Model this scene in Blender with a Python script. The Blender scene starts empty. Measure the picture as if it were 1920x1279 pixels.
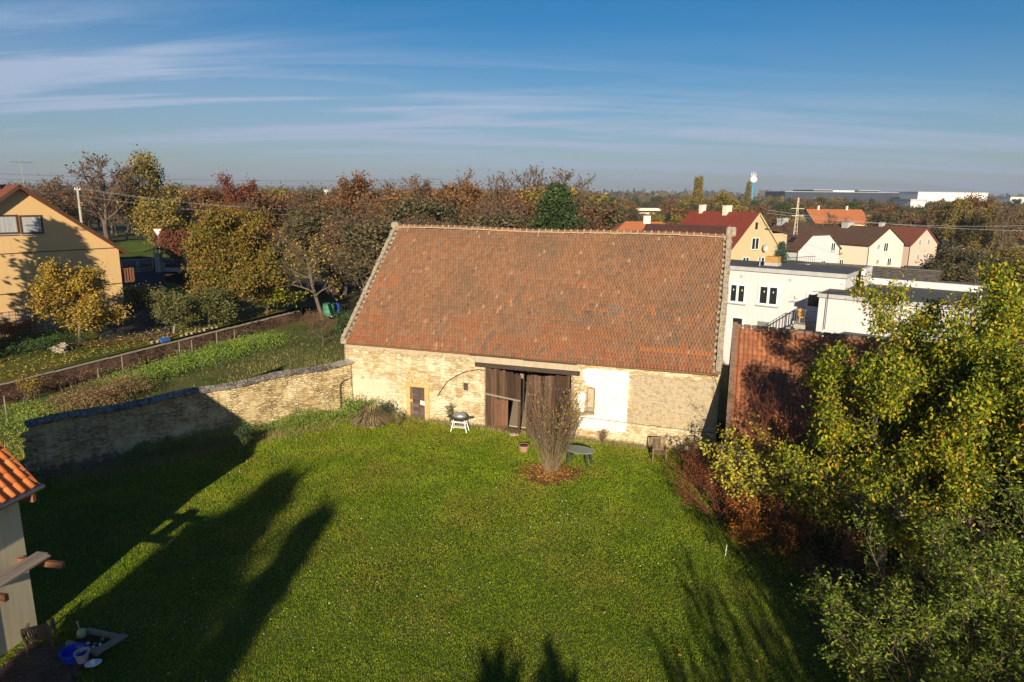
import bpy, math, random
import numpy as np
from mathutils import Vector, Matrix
random.seed(7)
S = bpy.context.scene
COL = S.collection
PI = math.pi
# ------------------------------------------------------------------ camera, sky, sun, exposure
CAMH = 12.4; PIT = math.radians(12.23); ROL = math.radians(0.65)
cd = bpy.data.cameras.new('camera'); cam = bpy.data.objects.new('camera', cd); COL.objects.link(cam)
cd.lens = 24; cd.sensor_width = 36; cd.clip_end = 30000; cd.clip_start = 0.1
cam.matrix_world = Matrix.Translation((0, 0, CAMH)) @ (Matrix.Rotation(PI/2-PIT, 4, 'X') @ Matrix.Rotation(ROL, 4, 'Z'))
S.camera = cam
SUN_EL = math.radians(17.8)
SUNH = Vector((0.05, 1.0, 0)).normalized()
sl = bpy.data.lights.new('sun', 'SUN'); sl.energy = 5.0; sl.angle = math.radians(0.5); sl.color = (1.0, 0.85, 0.62)
so = bpy.data.objects.new('sun', sl); COL.objects.link(so)
sd = Vector((SUNH.x*math.cos(SUN_EL), SUNH.y*math.cos(SUN_EL), -math.sin(SUN_EL)))
so.rotation_euler = sd.to_track_quat('-Z', 'Y').to_euler(); so.location = (-5, -40, 40)
W = bpy.data.worlds.new('World'); S.world = W; W.use_nodes = True
wn = W.node_tree.nodes; wl = W.node_tree.links; wn.clear()
wo = wn.new('ShaderNodeOutputWorld'); bg = wn.new('ShaderNodeBackground'); sky = wn.new('ShaderNodeTexSky')
sky.sky_type = 'NISHITA'; sky.sun_disc = False; sky.sun_elevation = SUN_EL
sky.sun_rotation = math.atan2(-SUNH.x, -SUNH.y) % (2*PI)
sky.altitude = 250; sky.air_density = 1.0; sky.dust_density = 0.7; sky.ozone_density = 4.0
SKYS = 0.05
bg.inputs[1].default_value = SKYS
def _m(op, a, b=None, c=None):
    n = wn.new('ShaderNodeMath'); n.operation = op
    for i, v in enumerate((a, b, c)):
        if v is None: continue
        if isinstance(v, (int, float)): n.inputs[i].default_value = v
        else: wl.new(v, n.inputs[i])
    return n.outputs[0]
tc = wn.new('ShaderNodeTexCoord'); sp = wn.new('ShaderNodeSeparateXYZ'); wl.new(tc.outputs['Generated'], sp.inputs[0])
zc = _m('MAXIMUM', sp.outputs[2], 0.0)
zz = _m('ADD', zc, 0.10)
cx = _m('DIVIDE', sp.outputs[0], zz); cy = _m('DIVIDE', sp.outputs[1], zz)
cb = wn.new('ShaderNodeCombineXYZ'); wl.new(cx, cb.inputs[0]); wl.new(cy, cb.inputs[1])
mp = wn.new('ShaderNodeMapping'); mp.inputs['Rotation'].default_value = (0, 0, math.radians(-17)); mp.inputs['Scale'].default_value = (0.17, 0.85, 1)
wl.new(cb.outputs[0], mp.inputs[0])
n1 = wn.new('ShaderNodeTexNoise'); n1.inputs['Scale'].default_value = 1.9; n1.inputs['Detail'].default_value = 11; n1.inputs['Roughness'].default_value = 0.6; n1.inputs['Distortion'].default_value = 0.5
wl.new(mp.outputs[0], n1.inputs[0])
r1 = wn.new('ShaderNodeMapRange'); r1.inputs[1].default_value = 0.43; r1.inputs[2].default_value = 0.68; wl.new(n1.outputs[0], r1.inputs[0])
# elevation band of the cirrus and a slope to the left
bd = _m('SUBTRACT', zc, _m('MULTIPLY_ADD', sp.outputs[0], -0.09, 0.078))
band = _m('EXPONENT', _m('MULTIPLY', _m('MULTIPLY', bd, bd), -190.0))
lf = wn.new('ShaderNodeMapRange'); lf.inputs[1].default_value = 0.55; lf.inputs[2].default_value = -0.45; lf.inputs[3].default_value = 0.62; lf.inputs[4].default_value = 1.0
wl.new(sp.outputs[0], lf.inputs[0])
cl = _m('MULTIPLY', _m('MULTIPLY_ADD', r1.outputs[0], _m('MULTIPLY_ADD', band, 1.35, 0.04), _m('MULTIPLY', band, 0.24)), lf.outputs[0])
cl = _m('MINIMUM', _m('MULTIPLY', cl, 1.15), 0.85)
mx = wn.new('ShaderNodeMixRGB'); wl.new(cl, mx.inputs[0]); wl.new(sky.outputs[0], mx.inputs[1]); mx.inputs[2].default_value = (6.6, 7.5, 9.2, 1)
hs = wn.new('ShaderNodeHueSaturation'); hs.inputs['Saturation'].default_value = 1.38; hs.inputs['Value'].default_value = 1.08; wl.new(mx.outputs[0], hs.inputs['Color'])
# grey mauve smog layer close to the horizon
hz = _m('EXPONENT', _m('MULTIPLY', zc, -10.0))
mx2 = wn.new('ShaderNodeMixRGB'); wl.new(_m('MULTIPLY', hz, 0.60), mx2.inputs[0]); wl.new(hs.outputs[0], mx2.inputs[1]); mx2.inputs[2].default_value = (3.7, 4.2, 5.4, 1)
wl.new(mx2.outputs[0], bg.inputs[0]); wl.new(bg.outputs[0], wo.inputs[0])
S.view_settings.view_transform = 'Standard'; S.view_settings.look = 'None'; S.view_settings.gamma = 1
S.view_settings.exposure = 0.62
try:
    S.cycles.volume_bounces = 0; S.cycles.max_bounces = 6; S.cycles.diffuse_bounces = 3; S.cycles.transparent_max_bounces = 8
    S.cycles.volume_step_rate = 10
except Exception: pass

# ------------------------------------------------------------------ measuring helpers (photo pixel -> place in the world)
F = 1280.
def ray(px, py):
    a = (px-960)/F; b = -(py-639.5)/F
    xl = a*math.cos(ROL)-b*math.sin(ROL); yl = a*math.sin(ROL)+b*math.cos(ROL)
    return xl, math.cos(PIT)+yl*math.sin(PIT), -math.sin(PIT)+yl*math.cos(PIT)
def G(px, py, z=0.0):
    x, y, d = ray(px, py); t = (z-CAMH)/d
    return Vector((x*t, y*t, z))
def AY(px, py, Y):
    x, y, d = ray(px, py); t = Y/y
    return Vector((x*t, Y, CAMH+d*t))

# ------------------------------------------------------------------ materials
def new_mat(name):
    m = bpy.data.materials.new(name); m.use_nodes = True
    nt = m.node_tree; b = nt.nodes['Principled BSDF']; b.inputs['Specular IOR Level'].default_value = 0.25
    return m, nt, b
class NT:
    def __init__(s, nt): s.nt = nt; s.n = nt.nodes; s.l = nt.links
    def node(s, t, **k):
        n = s.n.new(t)
        for a, v in k.items(): setattr(n, a, v)
        return n
    def put(s, sock, v):
        if isinstance(v, (int, float)): sock.default_value = v
        elif isinstance(v, (tuple, list)): sock.default_value = (*v, 1)[:4] if len(sock.default_value) == 4 else v
        else: s.l.new(v, sock)
    def math(s, op, a, b=None, c=None, clamp=False):
        n = s.node('ShaderNodeMath', operation=op); n.use_clamp = clamp
        for i, v in enumerate((a, b, c)):
            if v is not None: s.put(n.inputs[i], v)
        return n.outputs[0]
    def mix(s, f, a, b, mode='MIX'):
        n = s.node('ShaderNodeMixRGB', blend_type=mode)
        s.put(n.inputs[0], f); s.put(n.inputs[1], a); s.put(n.inputs[2], b); return n.outputs[0]
    def coord(s, kind='Object', scale=(1, 1, 1), rot=(0, 0, 0)):
        t = s.node('ShaderNodeTexCoord'); m = s.node('ShaderNodeMapping')
        m.inputs['Scale'].default_value = scale; m.inputs['Rotation'].default_value = rot
        s.l.new(t.outputs[kind], m.inputs[0]); return m.outputs[0]
    def noise(s, vec, scale, detail=4, rough=0.55, dist=0.0):
        n = s.node('ShaderNodeTexNoise'); n.inputs['Scale'].default_value = scale; n.inputs['Detail'].default_value = detail
        n.inputs['Roughness'].default_value = rough; n.inputs['Distortion'].default_value = dist
        s.l.new(vec, n.inputs[0]); return n.outputs[0]
    def rng(s, v, a, b, c=0.0, d=1.0):
        n = s.node('ShaderNodeMapRange'); s.put(n.inputs[0], v)
        for i, q in enumerate((a, b, c, d)): n.inputs[i+1].default_value = q
        return n.outputs[0]
    def ramp(s, v, stops):
        n = s.node('ShaderNodeValToRGB'); s.put(n.inputs[0], v); e = n.color_ramp.elements
        while len(e) < len(stops): e.new(0.5)
        for i, (p, c) in enumerate(stops): e[i].position = p; e[i].color = (*c, 1)
        return n.outputs[0]
    def bump(s, h, strength, dist=0.05):
        n = s.node('ShaderNodeBump'); n.inputs['Strength'].default_value = strength; n.inputs['Distance'].default_value = dist
        s.put(n.inputs['Height'], h); return n.outputs[0]
def plain(name, c1, c2=None, scale=3.0, rough=0.8, bump=0.0, metal=0.0, spec=0.25, stretch=(1, 1, 1), kind='Object'):
    m, nt, b = new_mat(name); t = NT(nt)
    if c2 is None: c2 = tuple(x*0.78 for x in c1)
    v = t.coord(kind, stretch); n = t.noise(v, scale, 6, 0.6)
    t.l.new(t.ramp(n, [(0.3, c2), (0.7, c1)]), b.inputs['Base Color'])
    b.inputs['Roughness'].default_value = rough; b.inputs['Metallic'].default_value = metal; b.inputs['Specular IOR Level'].default_value = spec
    if bump: t.l.new(t.bump(n, bump, 0.02), b.inputs['Normal'])
    return m
def leafy(name, cols, clump=0.6, trans=0.18, rough=0.55, objvar=0.0):
    m, nt, b = new_mat(name); t = NT(nt)
    g = t.node('ShaderNodeNewGeometry'); v = t.coord('Object'); n = t.noise(v, clump, 2)
    f = t.math('ADD', t.math('MULTIPLY', g.outputs['Random Per Island'], 0.75), t.rng(n, 0.3, 0.7, -0.02, 0.27))
    if objvar:
        o = t.node('ShaderNodeObjectInfo'); f = t.math('ADD', f, t.math('MULTIPLY_ADD', o.outputs['Random'], objvar, -objvar/2), clamp=True)
    k = len(cols)
    c = t.ramp(f, [(i/(k-1)*0.9+0.05, q) for i, q in enumerate(cols)])
    t.l.new(c, b.inputs['Base Color']); b.inputs['Roughness'].default_value = rough
    if trans:
        tr = t.node('ShaderNodeBsdfTranslucent'); t.l.new(c, tr.inputs[0]); mxs = t.node('ShaderNodeMixShader'); mxs.inputs[0].default_value = trans
        out = nt.nodes['Material Output']; t.l.new(b.outputs[0], mxs.inputs[1]); t.l.new(tr.outputs[0], mxs.inputs[2]); t.l.new(mxs.outputs[0], out.inputs[0])
    return m
def stone_mat(name, cols, mortar, sc=(3.0, 3.0, 7.5), mode=None, bumps=0.9):
    m, nt, b = new_mat(name); t = NT(nt)
    v0 = t.coord('Object'); nw = t.noise(v0, 1.8, 3)
    wv = t.node('ShaderNodeVectorMath', operation='MULTIPLY_ADD')
    nz = t.node('ShaderNodeTexNoise'); nz.inputs['Scale'].default_value = 2.2; t.l.new(v0, nz.inputs[0])
    t.l.new(nz.outputs[1], wv.inputs[0]); wv.inputs[1].default_value = (0.25, 0.25, 0.16); t.l.new(v0, wv.inputs[2])
    mp_ = t.node('ShaderNodeMapping'); mp_.inputs['Scale'].default_value = sc; t.l.new(wv.outputs[0], mp_.inputs[0])
    vo = t.node('ShaderNodeTexVoronoi'); vo.inputs['Randomness'].default_value = 0.8; vo.inputs['Scale'].default_value = 1; t.l.new(mp_.outputs[0], vo.inputs[0])
    ve = t.node('ShaderNodeTexVoronoi', feature='DISTANCE_TO_EDGE'); ve.inputs['Randomness'].default_value = 0.8; ve.inputs['Scale'].default_value = 1; t.l.new(mp_.outputs[0], ve.inputs[0])
    sx = t.node('ShaderNodeSeparateColor'); t.l.new(vo.outputs['Color'], sx.inputs[0])
    k = len(cols)
    sc_ = t.ramp(sx.outputs[0], [(i/(k-1), q) for i, q in enumerate(cols)])
    fine = t.noise(v0, 22, 5, 0.7); sc_ = t.mix(0.55, sc_, t.ramp(fine, [(0.25, (0.42, 0.40, 0.36)), (0.7, (1.1, 1.1, 1.1))]), 'MULTIPLY')
    gap = t.rng(ve.outputs[0], 0.02, 0.11); gapn = t.math('ADD', gap, t.rng(t.noise(v0, 0.9, 3), 0.42, 0.60, -0.1, 0.75), clamp=True)
    c = t.mix(gapn, mortar, sc_)
    # large blotches, warm and pale
    c = t.mix(t.rng(t.noise(v0, 0.55, 6, 0.7), 0.5, 0.66), c, tuple(min(1, q*1.12) for q in cols[-1]))
    h = t.math('ADD', t.math('MULTIPLY', gapn, 0.7), t.math('MULTIPLY', fine, 0.5))
    h = t.math('ADD', h, t.math('MULTIPLY', sx.outputs[1], 0.5))
    if mode == 'barn':
        s = t.node('ShaderNodeSeparateXYZ'); t.l.new(v0, s.inputs[0]); X = s.outputs[0]; Z = s.outputs[2]
        nn = t.noise(v0, 1.3, 7, 0.72); n2 = t.noise(v0, 5.0, 5, 0.7)
        rag = t.math('MULTIPLY_ADD', n2, 0.9, t.math('MULTIPLY', nn, 1.6))   # about 1.25 on average
        top = t.math('MULTIPLY', t.rng(t.math('ADD', Z, rag), 4.85, 4.98), t.rng(X, 9.3, 8.6))
        right = t.math('MULTIPLY', t.rng(t.math('ADD', X, t.math('MULTIPLY', rag, 0.5)), 16.75, 16.95), t.rng(t.math('SUBTRACT', Z, t.math('MULTIPLY', rag, 0.35)), 0.72, 0.82))
        right = t.math('MULTIPLY', right, t.rng(t.math('ADD', Z, t.math('MULTIPLY', rag, 0.3)), 4.12, 4.02))
        right = t.math('MULTIPLY', right, t.rng(n2, 0.66, 0.54))
        pm = t.math('MAXIMUM', top, right)
        lowl = t.math('MULTIPLY', t.rng(t.math('ADD', X, rag), 4.6, 3.9), t.rng(t.math('ADD', Z, t.math('MULTIPLY', rag, 0.7)), 3.3, 3.05))
        pc = t.ramp(t.noise(v0, 7, 6, 0.7), [(0.3, (0.36, 0.295, 0.20)), (0.7, (0.47, 0.39, 0.27))])
        pl = t.ramp(t.noise(v0, 9, 6, 0.7), [(0.3, (0.56, 0.45, 0.33)), (0.7, (0.70, 0.60, 0.46))])
        c = t.mix(t.math('MULTIPLY', lowl, 0.8), c, pl); c = t.mix(pm, c, pc)
        h = t.math('MULTIPLY', h, t.math('SUBTRACT', 1.0, t.math('MULTIPLY', t.math('MAXIMUM', pm, lowl), 0.7)))
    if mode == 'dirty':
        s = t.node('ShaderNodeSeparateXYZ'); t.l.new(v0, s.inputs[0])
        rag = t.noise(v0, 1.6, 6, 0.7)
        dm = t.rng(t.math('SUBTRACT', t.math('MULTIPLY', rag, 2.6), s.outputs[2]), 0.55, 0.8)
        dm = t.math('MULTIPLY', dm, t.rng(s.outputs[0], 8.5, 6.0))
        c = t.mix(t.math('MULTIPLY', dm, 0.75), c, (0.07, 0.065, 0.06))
    t.l.new(c, b.inputs['Base Color']); b.inputs['Roughness'].default_value = 0.95; b.inputs['Specular IOR Level'].default_value = 0.1
    t.l.new(t.bump(h, bumps, 0.06), b.inputs['Normal'])
    return m
def tile_mat(name, stops, dirt=(0.11, 0.085, 0.06), dirta=0.5, lich=0.25):
    m, nt, b = new_mat(name); t = NT(nt)
    g = t.node('ShaderNodeNewGeometry'); v = t.coord('Object')
    c = t.ramp(g.outputs['Random Per Island'], stops)
    big = t.noise(v, 0.35, 5, 0.65); fine = t.noise(v, 14, 5, 0.75)
    c = t.mix(t.math('MULTIPLY', t.rng(big, 0.42, 0.68), dirta), c, dirt)
    c = t.mix(t.math('MULTIPLY', t.rng(fine, 0.50, 0.72), 0.38), c, (0.13, 0.10, 0.075))
    c = t.mix(t.math('MULTIPLY', t.rng(t.noise(v, 30, 3), 0.66, 0.76), lich), c, (0.45, 0.40, 0.30))
    at = t.node('ShaderNodeAttribute', attribute_name='tint'); 
    c = t.mix(t.math('MULTIPLY', at.outputs['Alpha'], 0.9), c, t.mix(t.math('MULTIPLY', t.rng(fine, 0.45, 0.75), 0.4), at.outputs['Color'], (0.12, 0.08, 0.05)))
    t.l.new(c, b.inputs['Base Color']); b.inputs['Roughness'].default_value = 0.85; b.inputs['Specular IOR Level'].default_value = 0.15
    t.l.new(t.bump(fine, 0.4, 0.02), b.inputs['Normal'])
    return m
def wood_mat(name, stops, axis=2, island=True, rough=0.85):
    m, nt, b = new_mat(name); t = NT(nt)
    sc = [9, 9, 9]; sc[axis] = 0.5
    v = t.coord('Object', tuple(sc)); n = t.noise(v, 2.2, 6, 0.65, 0.4)
    g = t.node('ShaderNodeNewGeometry')
    f = t.math('ADD', t.math('MULTIPLY', n, 0.75), t.math('MULTIPLY', g.outputs['Random Per Island'], 0.32 if island else 0))
    c = t.ramp(f, stops); t.l.new(c, b.inputs['Base Color']); b.inputs['Roughness'].default_value = rough
    t.l.new(t.bump(n, 0.5, 0.01), b.inputs['Normal'])
    return m
def streaked(name, base, stain, amount=0.5, rough=0.85):   # painted render with soft vertical weather streaks
    m, nt, b = new_mat(name); t = NT(nt)
    v = t.coord('Object', (2.5, 2.5, 0.22)); n = t.noise(v, 1.6, 6, 0.6); n2 = t.noise(t.coord('Object'), 30, 4)
    c = t.mix(t.math('MULTIPLY', t.rng(n, 0.48, 0.75), amount), base, stain)
    t.l.new(c, b.inputs['Base Color']); b.inputs['Roughness'].default_value = rough
    t.l.new(t.bump(n2, 0.15, 0.01), b.inputs['Normal'])
    return m
def glass_mat(name, c=(0.02, 0.025, 0.03)):
    m, nt, b = new_mat(name); b.inputs['Base Color'].default_value = (*c, 1); b.inputs['Roughness'].default_value = 0.06; b.inputs['Specular IOR Level'].default_value = 0.6
    return m
MAT = {}
MAT['barn_stone'] = stone_mat('rubble_limestone', [(0.42, 0.29, 0.13), (0.54, 0.43, 0.26), (0.63, 0.52, 0.34), (0.68, 0.59, 0.43)], (0.45, 0.36, 0.235), mode='barn', bumps=0.8)
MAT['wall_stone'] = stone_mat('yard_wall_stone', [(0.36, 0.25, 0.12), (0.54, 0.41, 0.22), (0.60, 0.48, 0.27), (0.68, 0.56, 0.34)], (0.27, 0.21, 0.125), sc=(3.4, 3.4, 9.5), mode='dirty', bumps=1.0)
MAT['coping'] = stone_mat('coping_stone', [(0.16, 0.145, 0.13), (0.26, 0.23, 0.19), (0.34, 0.31, 0.27)], (0.10, 0.09, 0.075), sc=(4, 4, 4))
MAT['sandstone'] = plain('sandstone_frame', (0.62, 0.42, 0.19), (0.45, 0.28, 0.12), 6, 0.9, 0.3)
MAT['brickrubble'] = plain('broken_brick', (0.50, 0.28, 0.12), (0.60, 0.46, 0.28), 8, 0.95, 0.5)
MAT['whitewash'] = plain('whitewash', (0.86, 0.84, 0.79), (0.62, 0.57, 0.50), 1.6, 0.9, 0.25)
MAT['lintel'] = plain('lintel_render', (0.45, 0.38, 0.28), (0.36, 0.30, 0.22), 5, 0.9, 0.2)
MAT['mortar'] = plain('verge_mortar', (0.42, 0.35, 0.26), (0.17, 0.145, 0.11), 7, 0.95, 0.6)
MAT['ridge_mortar'] = plain('ridge_mortar', (0.48, 0.39, 0.28), (0.26, 0.17, 0.11), 9, 0.95, 0.5)
MAT['tile'] = tile_mat('old_beavertail_tile', [(0.0, (0.17, 0.095, 0.06)), (0.10, (0.190, 0.098, 0.056)), (0.45, (0.222, 0.110, 0.060)), (0.8, (0.246, 0.125, 0.068)), (0.97, (0.225, 0.135, 0.082)), (1.0, (0.18, 0.12, 0.08))])
MAT['pantile'] = tile_mat('orange_pantile', [(0.0, (0.23, 0.085, 0.042)), (0.5, (0.29, 0.108, 0.05)), (1.0, (0.34, 0.135, 0.065))], dirta=0.3, lich=0.12)
MAT['newtile'] = tile_mat('clean_orange_tile', [(0.0, (0.60, 0.17, 0.05)), (0.5, (0.70, 0.21, 0.06)), (1.0, (0.76, 0.25, 0.08))], dirta=0.06, lich=0.03)
MAT['barnwood'] = wood_mat('weathered_barn_boards', [(0.3, (0.022, 0.014, 0.010)), (0.5, (0.060, 0.033, 0.021)), (0.66, (0.105, 0.066, 0.045)), (0.85, (0.19, 0.085, 0.038))])
MAT['beam'] = wood_mat('dark_beam', [(0.3, (0.03, 0.022, 0.018)), (0.7, (0.09, 0.065, 0.05))], axis=0)
MAT['greywood'] = wood_mat('grey_weathered_wood', [(0.3, (0.16, 0.13, 0.10)), (0.8, (0.34, 0.29, 0.23))], axis=0)
MAT['teak'] = wood_mat('old_garden_wood', [(0.3, (0.10, 0.065, 0.04)), (0.8, (0.24, 0.17, 0.10))], axis=2)
MAT['redwood'] = wood_mat('red_brown_beam', [(0.3, (0.14, 0.06, 0.035)), (0.8, (0.26, 0.12, 0.06))], axis=0)
MAT['bark'] = plain('bark', (0.16, 0.125, 0.095), (0.07, 0.055, 0.042), 8, 0.95, 0.6, stretch=(1, 1, 0.3))
MAT['palebark'] = plain('pale_bark', (0.30, 0.26, 0.20), (0.15, 0.125, 0.10), 8, 0.95, 0.5, stretch=(1, 1, 0.3))
MAT['twig'] = plain('twig', (0.17, 0.12, 0.09), (0.09, 0.065, 0.05), 5, 0.9)
MAT['stem'] = plain('shrub_stem', (0.27, 0.20, 0.115), (0.14, 0.10, 0.06), 12, 0.85)
MAT['redstem'] = plain('red_twig', (0.20, 0.06, 0.045), (0.10, 0.04, 0.03), 6, 0.85)
MAT['yellowrender'] = streaked('ochre_render', (0.66, 0.445, 0.21), (0.50, 0.34, 0.16), 0.35)
MAT['creamrender'] = streaked('cream_render', (0.72, 0.62, 0.42), (0.44, 0.35, 0.20), 0.5)
MAT['whiterender'] = streaked('white_render', (0.58, 0.58, 0.60), (0.52, 0.49, 0.45), 0.45)
MAT['tanrender'] = streaked('tan_render', (0.52, 0.42, 0.25), (0.40, 0.31, 0.19), 0.4)
MAT['ivoryrender'] = streaked('ivory_render', (0.80, 0.72, 0.56), (0.66, 0.56, 0.42), 0.2)
MAT['pinkrender'] = streaked('pink_render', (0.62, 0.47, 0.38), (0.52, 0.38, 0.30), 0.3)
MAT['paleyellow'] = streaked('pale_yellow_render', (0.78, 0.68, 0.36), (0.66, 0.55, 0.28), 0.2)
MAT['whitepaint'] = plain('white_plastic_frame', (0.82, 0.82, 0.80), (0.76, 0.76, 0.74), 4, 0.4)
MAT['glass'] = glass_mat('window_glass')
MAT['darkvoid'] = plain('dark_inside', (0.02, 0.017, 0.014), None, 3, 1.0)
MAT['brown'] = plain('brown_paint', (0.12, 0.055, 0.03), (0.07, 0.035, 0.022), 5, 0.6)
MAT['darkmetal'] = plain('dark_metal', (0.05, 0.05, 0.055), None, 6, 0.5, metal=0.3)
MAT['greymetal'] = plain('grey_galvanised_metal', (0.42, 0.43, 0.44), (0.30, 0.31, 0.32), 5, 0.45, metal=0.6)
MAT['roofing'] = plain('grey_bitumen_roofing', (0.115, 0.115, 0.12), (0.075, 0.075, 0.08), 2.5, 0.9, 0.2)
MAT['flashing'] = plain('grey_flashing', (0.46, 0.46, 0.47), (0.36, 0.36, 0.37), 3, 0.6)
MAT['eternit'] = plain('mossy_cement_sheet', (0.20, 0.17, 0.135), (0.035, 0.03, 0.025), 3.2, 0.95, 0.6)
MAT['concrete'] = plain('concrete', (0.44, 0.42, 0.38), (0.30, 0.28, 0.25), 3, 0.9, 0.2)
MAT['brick'] = plain('old_brick', (0.26, 0.16, 0.11), (0.14, 0.095, 0.07), 6, 0.95, 0.5)
MAT['retain'] = stone_mat('red_brown_wall', [(0.10, 0.055, 0.04), (0.15, 0.085, 0.06), (0.21, 0.12, 0.085)], (0.05, 0.035, 0.028), sc=(2.2, 2.2, 6.5))
MAT['curtain'] = plain('net_curtain', (0.55, 0.56, 0.55), (0.22, 0.24, 0.25), 9, 0.9, stretch=(3, 3, 0.05))
MAT['ochrebrick'] = plain('ochre_chimney_brick', (0.50, 0.29, 0.09), (0.36, 0.20, 0.07), 5, 0.9, 0.3)
def ground_mat(name, stops, s1=0.4, s2=9.0, bump=0.6, mixf=0.5):
    m, nt, b = new_mat(name); t = NT(nt); v = t.coord('Object')
    n1_ = t.noise(v, s1, 6, 0.6, 0.3); n2_ = t.noise(v, s2, 6, 0.7)
    f = t.math('ADD', t.math('MULTIPLY', n1_, 1-mixf), t.math('MULTIPLY', n2_, mixf))
    t.l.new(t.ramp(f, stops), b.inputs['Base Color']); b.inputs['Roughness'].default_value = 0.95; b.inputs['Specular IOR Level'].default_value = 0.08
    t.l.new(t.bump(n2_, bump, 0.04), b.inputs['Normal']); return m
MAT['ground'] = ground_mat('rough_land', [(0.32, (0.035, 0.042, 0.014)), (0.5, (0.075, 0.072, 0.03)), (0.68, (0.12, 0.10, 0.05))], 0.05, 1.5)
MAT['lawn'] = ground_mat('lawn_soil', [(0.35, (0.022, 0.045, 0.008)), (0.5, (0.05, 0.085, 0.012)), (0.66, (0.11, 0.11, 0.03))], 0.35, 14)
MAT['field'] = ground_mat('rough_grass_field', [(0.35, (0.05, 0.075, 0.016)), (0.5, (0.10, 0.115, 0.03)), (0.66, (0.17, 0.14, 0.06))], 0.4, 6)
MAT['garden'] = ground_mat('garden_turf', [(0.36, (0.04, 0.065, 0.012)), (0.5, (0.10, 0.115, 0.022)), (0.64, (0.20, 0.13, 0.03))], 0.35, 5)
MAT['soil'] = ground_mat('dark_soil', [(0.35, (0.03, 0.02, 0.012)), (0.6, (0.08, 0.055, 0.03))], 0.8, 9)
MAT['asphalt'] = ground_mat('asphalt', [(0.4, (0.04, 0.04, 0.042)), (0.6, (0.065, 0.065, 0.068))], 0.5, 30, 0.3)
MAT['paving'] = ground_mat('wooden_paving', [(0.4, (0.07, 0.05, 0.035)), (0.6, (0.15, 0.11, 0.08))], 1.0, 12, 0.5)
# grass blades: colour follows broad patches of the lawn
def blades_mat(name, greens, dry):
    m, nt, b = new_mat(name); t = NT(nt); g = t.node('ShaderNodeNewGeometry'); v = t.coord('Object')
    c = t.ramp(g.outputs['Random Per Island'], [(i/(len(greens)-1), q) for i, q in enumerate(greens)])
    p = t.noise(v, 0.28, 6, 0.62, 0.4); q = t.noise(v, 2.6, 5, 0.65)
    c = t.mix(t.rng(t.noise(v, 0.55, 5, 0.6), 0.42, 0.62, 0.55, 0.0), c, tuple(z*0.62 for z in greens[1]))
    f = t.math('MULTIPLY', t.rng(t.math('MULTIPLY_ADD', q, 0.3, t.math('MULTIPLY', p, 0.7)), 0.46, 0.60), 0.5)
    c = t.mix(f, c, t.mix(g.outputs['Random Per Island'], dry[0], dry[1]))
    t.l.new(c, b.inputs['Base Color']); b.inputs['Roughness'].default_value = 0.6; b.inputs['Specular IOR Level'].default_value = 0.15
    tr = t.node('ShaderNodeBsdfTranslucent'); t.l.new(c, tr.inputs[0]); ms = t.node('ShaderNodeMixShader'); ms.inputs[0].default_value = 0.15
    t.l.new(b.outputs[0], ms.inputs[1]); t.l.new(tr.outputs[0], ms.inputs[2]); t.l.new(ms.outputs[0], nt.nodes['Material Output'].inputs[0]); return m
MAT['blades'] = blades_mat('grass_blades', [(0.10, 0.175, 0.005), (0.20, 0.315, 0.009), (0.32, 0.43, 0.015), (0.48, 0.54, 0.035)], ((0.30, 0.225, 0.03), (0.42, 0.30, 0.07)))
MAT['drygrass'] = leafy('dry_grass', [(0.14, 0.17, 0.03), (0.24, 0.23, 0.06), (0.36, 0.29, 0.12), (0.45, 0.36, 0.18)], 0.6, 0.15)
# leaves of each kind
MAT['lf_cherry'] = leafy('yellow_green_leaves', [(0.035, 0.065, 0.005), (0.075, 0.125, 0.007), (0.14, 0.195, 0.010), (0.22, 0.245, 0.014), (0.44, 0.36, 0.02), (0.34, 0.14, 0.02)], 0.35)
MAT['lf_yellow'] = leafy('bright_yellow_leaves', [(0.20, 0.22, 0.02), (0.38, 0.35, 0.025), (0.52, 0.45, 0.04)], 0.6)
MAT['lf_quince'] = leafy('golden_leaves', [(0.10, 0.09, 0.02), (0.26, 0.19, 0.03), (0.46, 0.31, 0.04), (0.30, 0.13, 0.025)], 0.6)
MAT['lf_maple'] = leafy('olive_russet_leaves', [(0.06, 0.08, 0.012), (0.12, 0.125, 0.018), (0.22, 0.18, 0.028), (0.28, 0.145, 0.03), (0.17, 0.06, 0.025)], 0.35)
MAT['lf_olive'] = leafy('grey_green_leaves', [(0.06, 0.07, 0.022), (0.12, 0.125, 0.04), (0.22, 0.20, 0.07)], 0.6)
MAT['lf_elder'] = leafy('mid_green_leaves', [(0.07, 0.13, 0.02), (0.13, 0.22, 0.03), (0.22, 0.32, 0.05), (0.33, 0.36, 0.06)], 0.8)
MAT['lf_elder_bush'] = leafy('elder_leaves', [(0.03, 0.055, 0.008), (0.08, 0.13, 0.014), (0.15, 0.205, 0.02), (0.30, 0.30, 0.035)], 0.8)
MAT['lf_red'] = leafy('dark_red_leaves', [(0.10, 0.025, 0.015), (0.22, 0.06, 0.025), (0.34, 0.13, 0.03)], 0.6)
MAT['lf_orange'] = leafy('orange_leaves', [(0.22, 0.07, 0.015), (0.42, 0.15, 0.02), (0.52, 0.24, 0.03)], 0.6)
MAT['lf_rust'] = leafy('rust_leaves', [(0.07, 0.04, 0.02), (0.14, 0.07, 0.03), (0.21, 0.095, 0.032), (0.24, 0.15, 0.05)], 0.1, 0.1, objvar=0.25)
MAT['lf_ochre'] = leafy('ochre_leaves', [(0.08, 0.07, 0.022), (0.15, 0.125, 0.03), (0.25, 0.185, 0.038), (0.35, 0.25, 0.045)], 0.1, 0.1, objvar=0.3)
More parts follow.
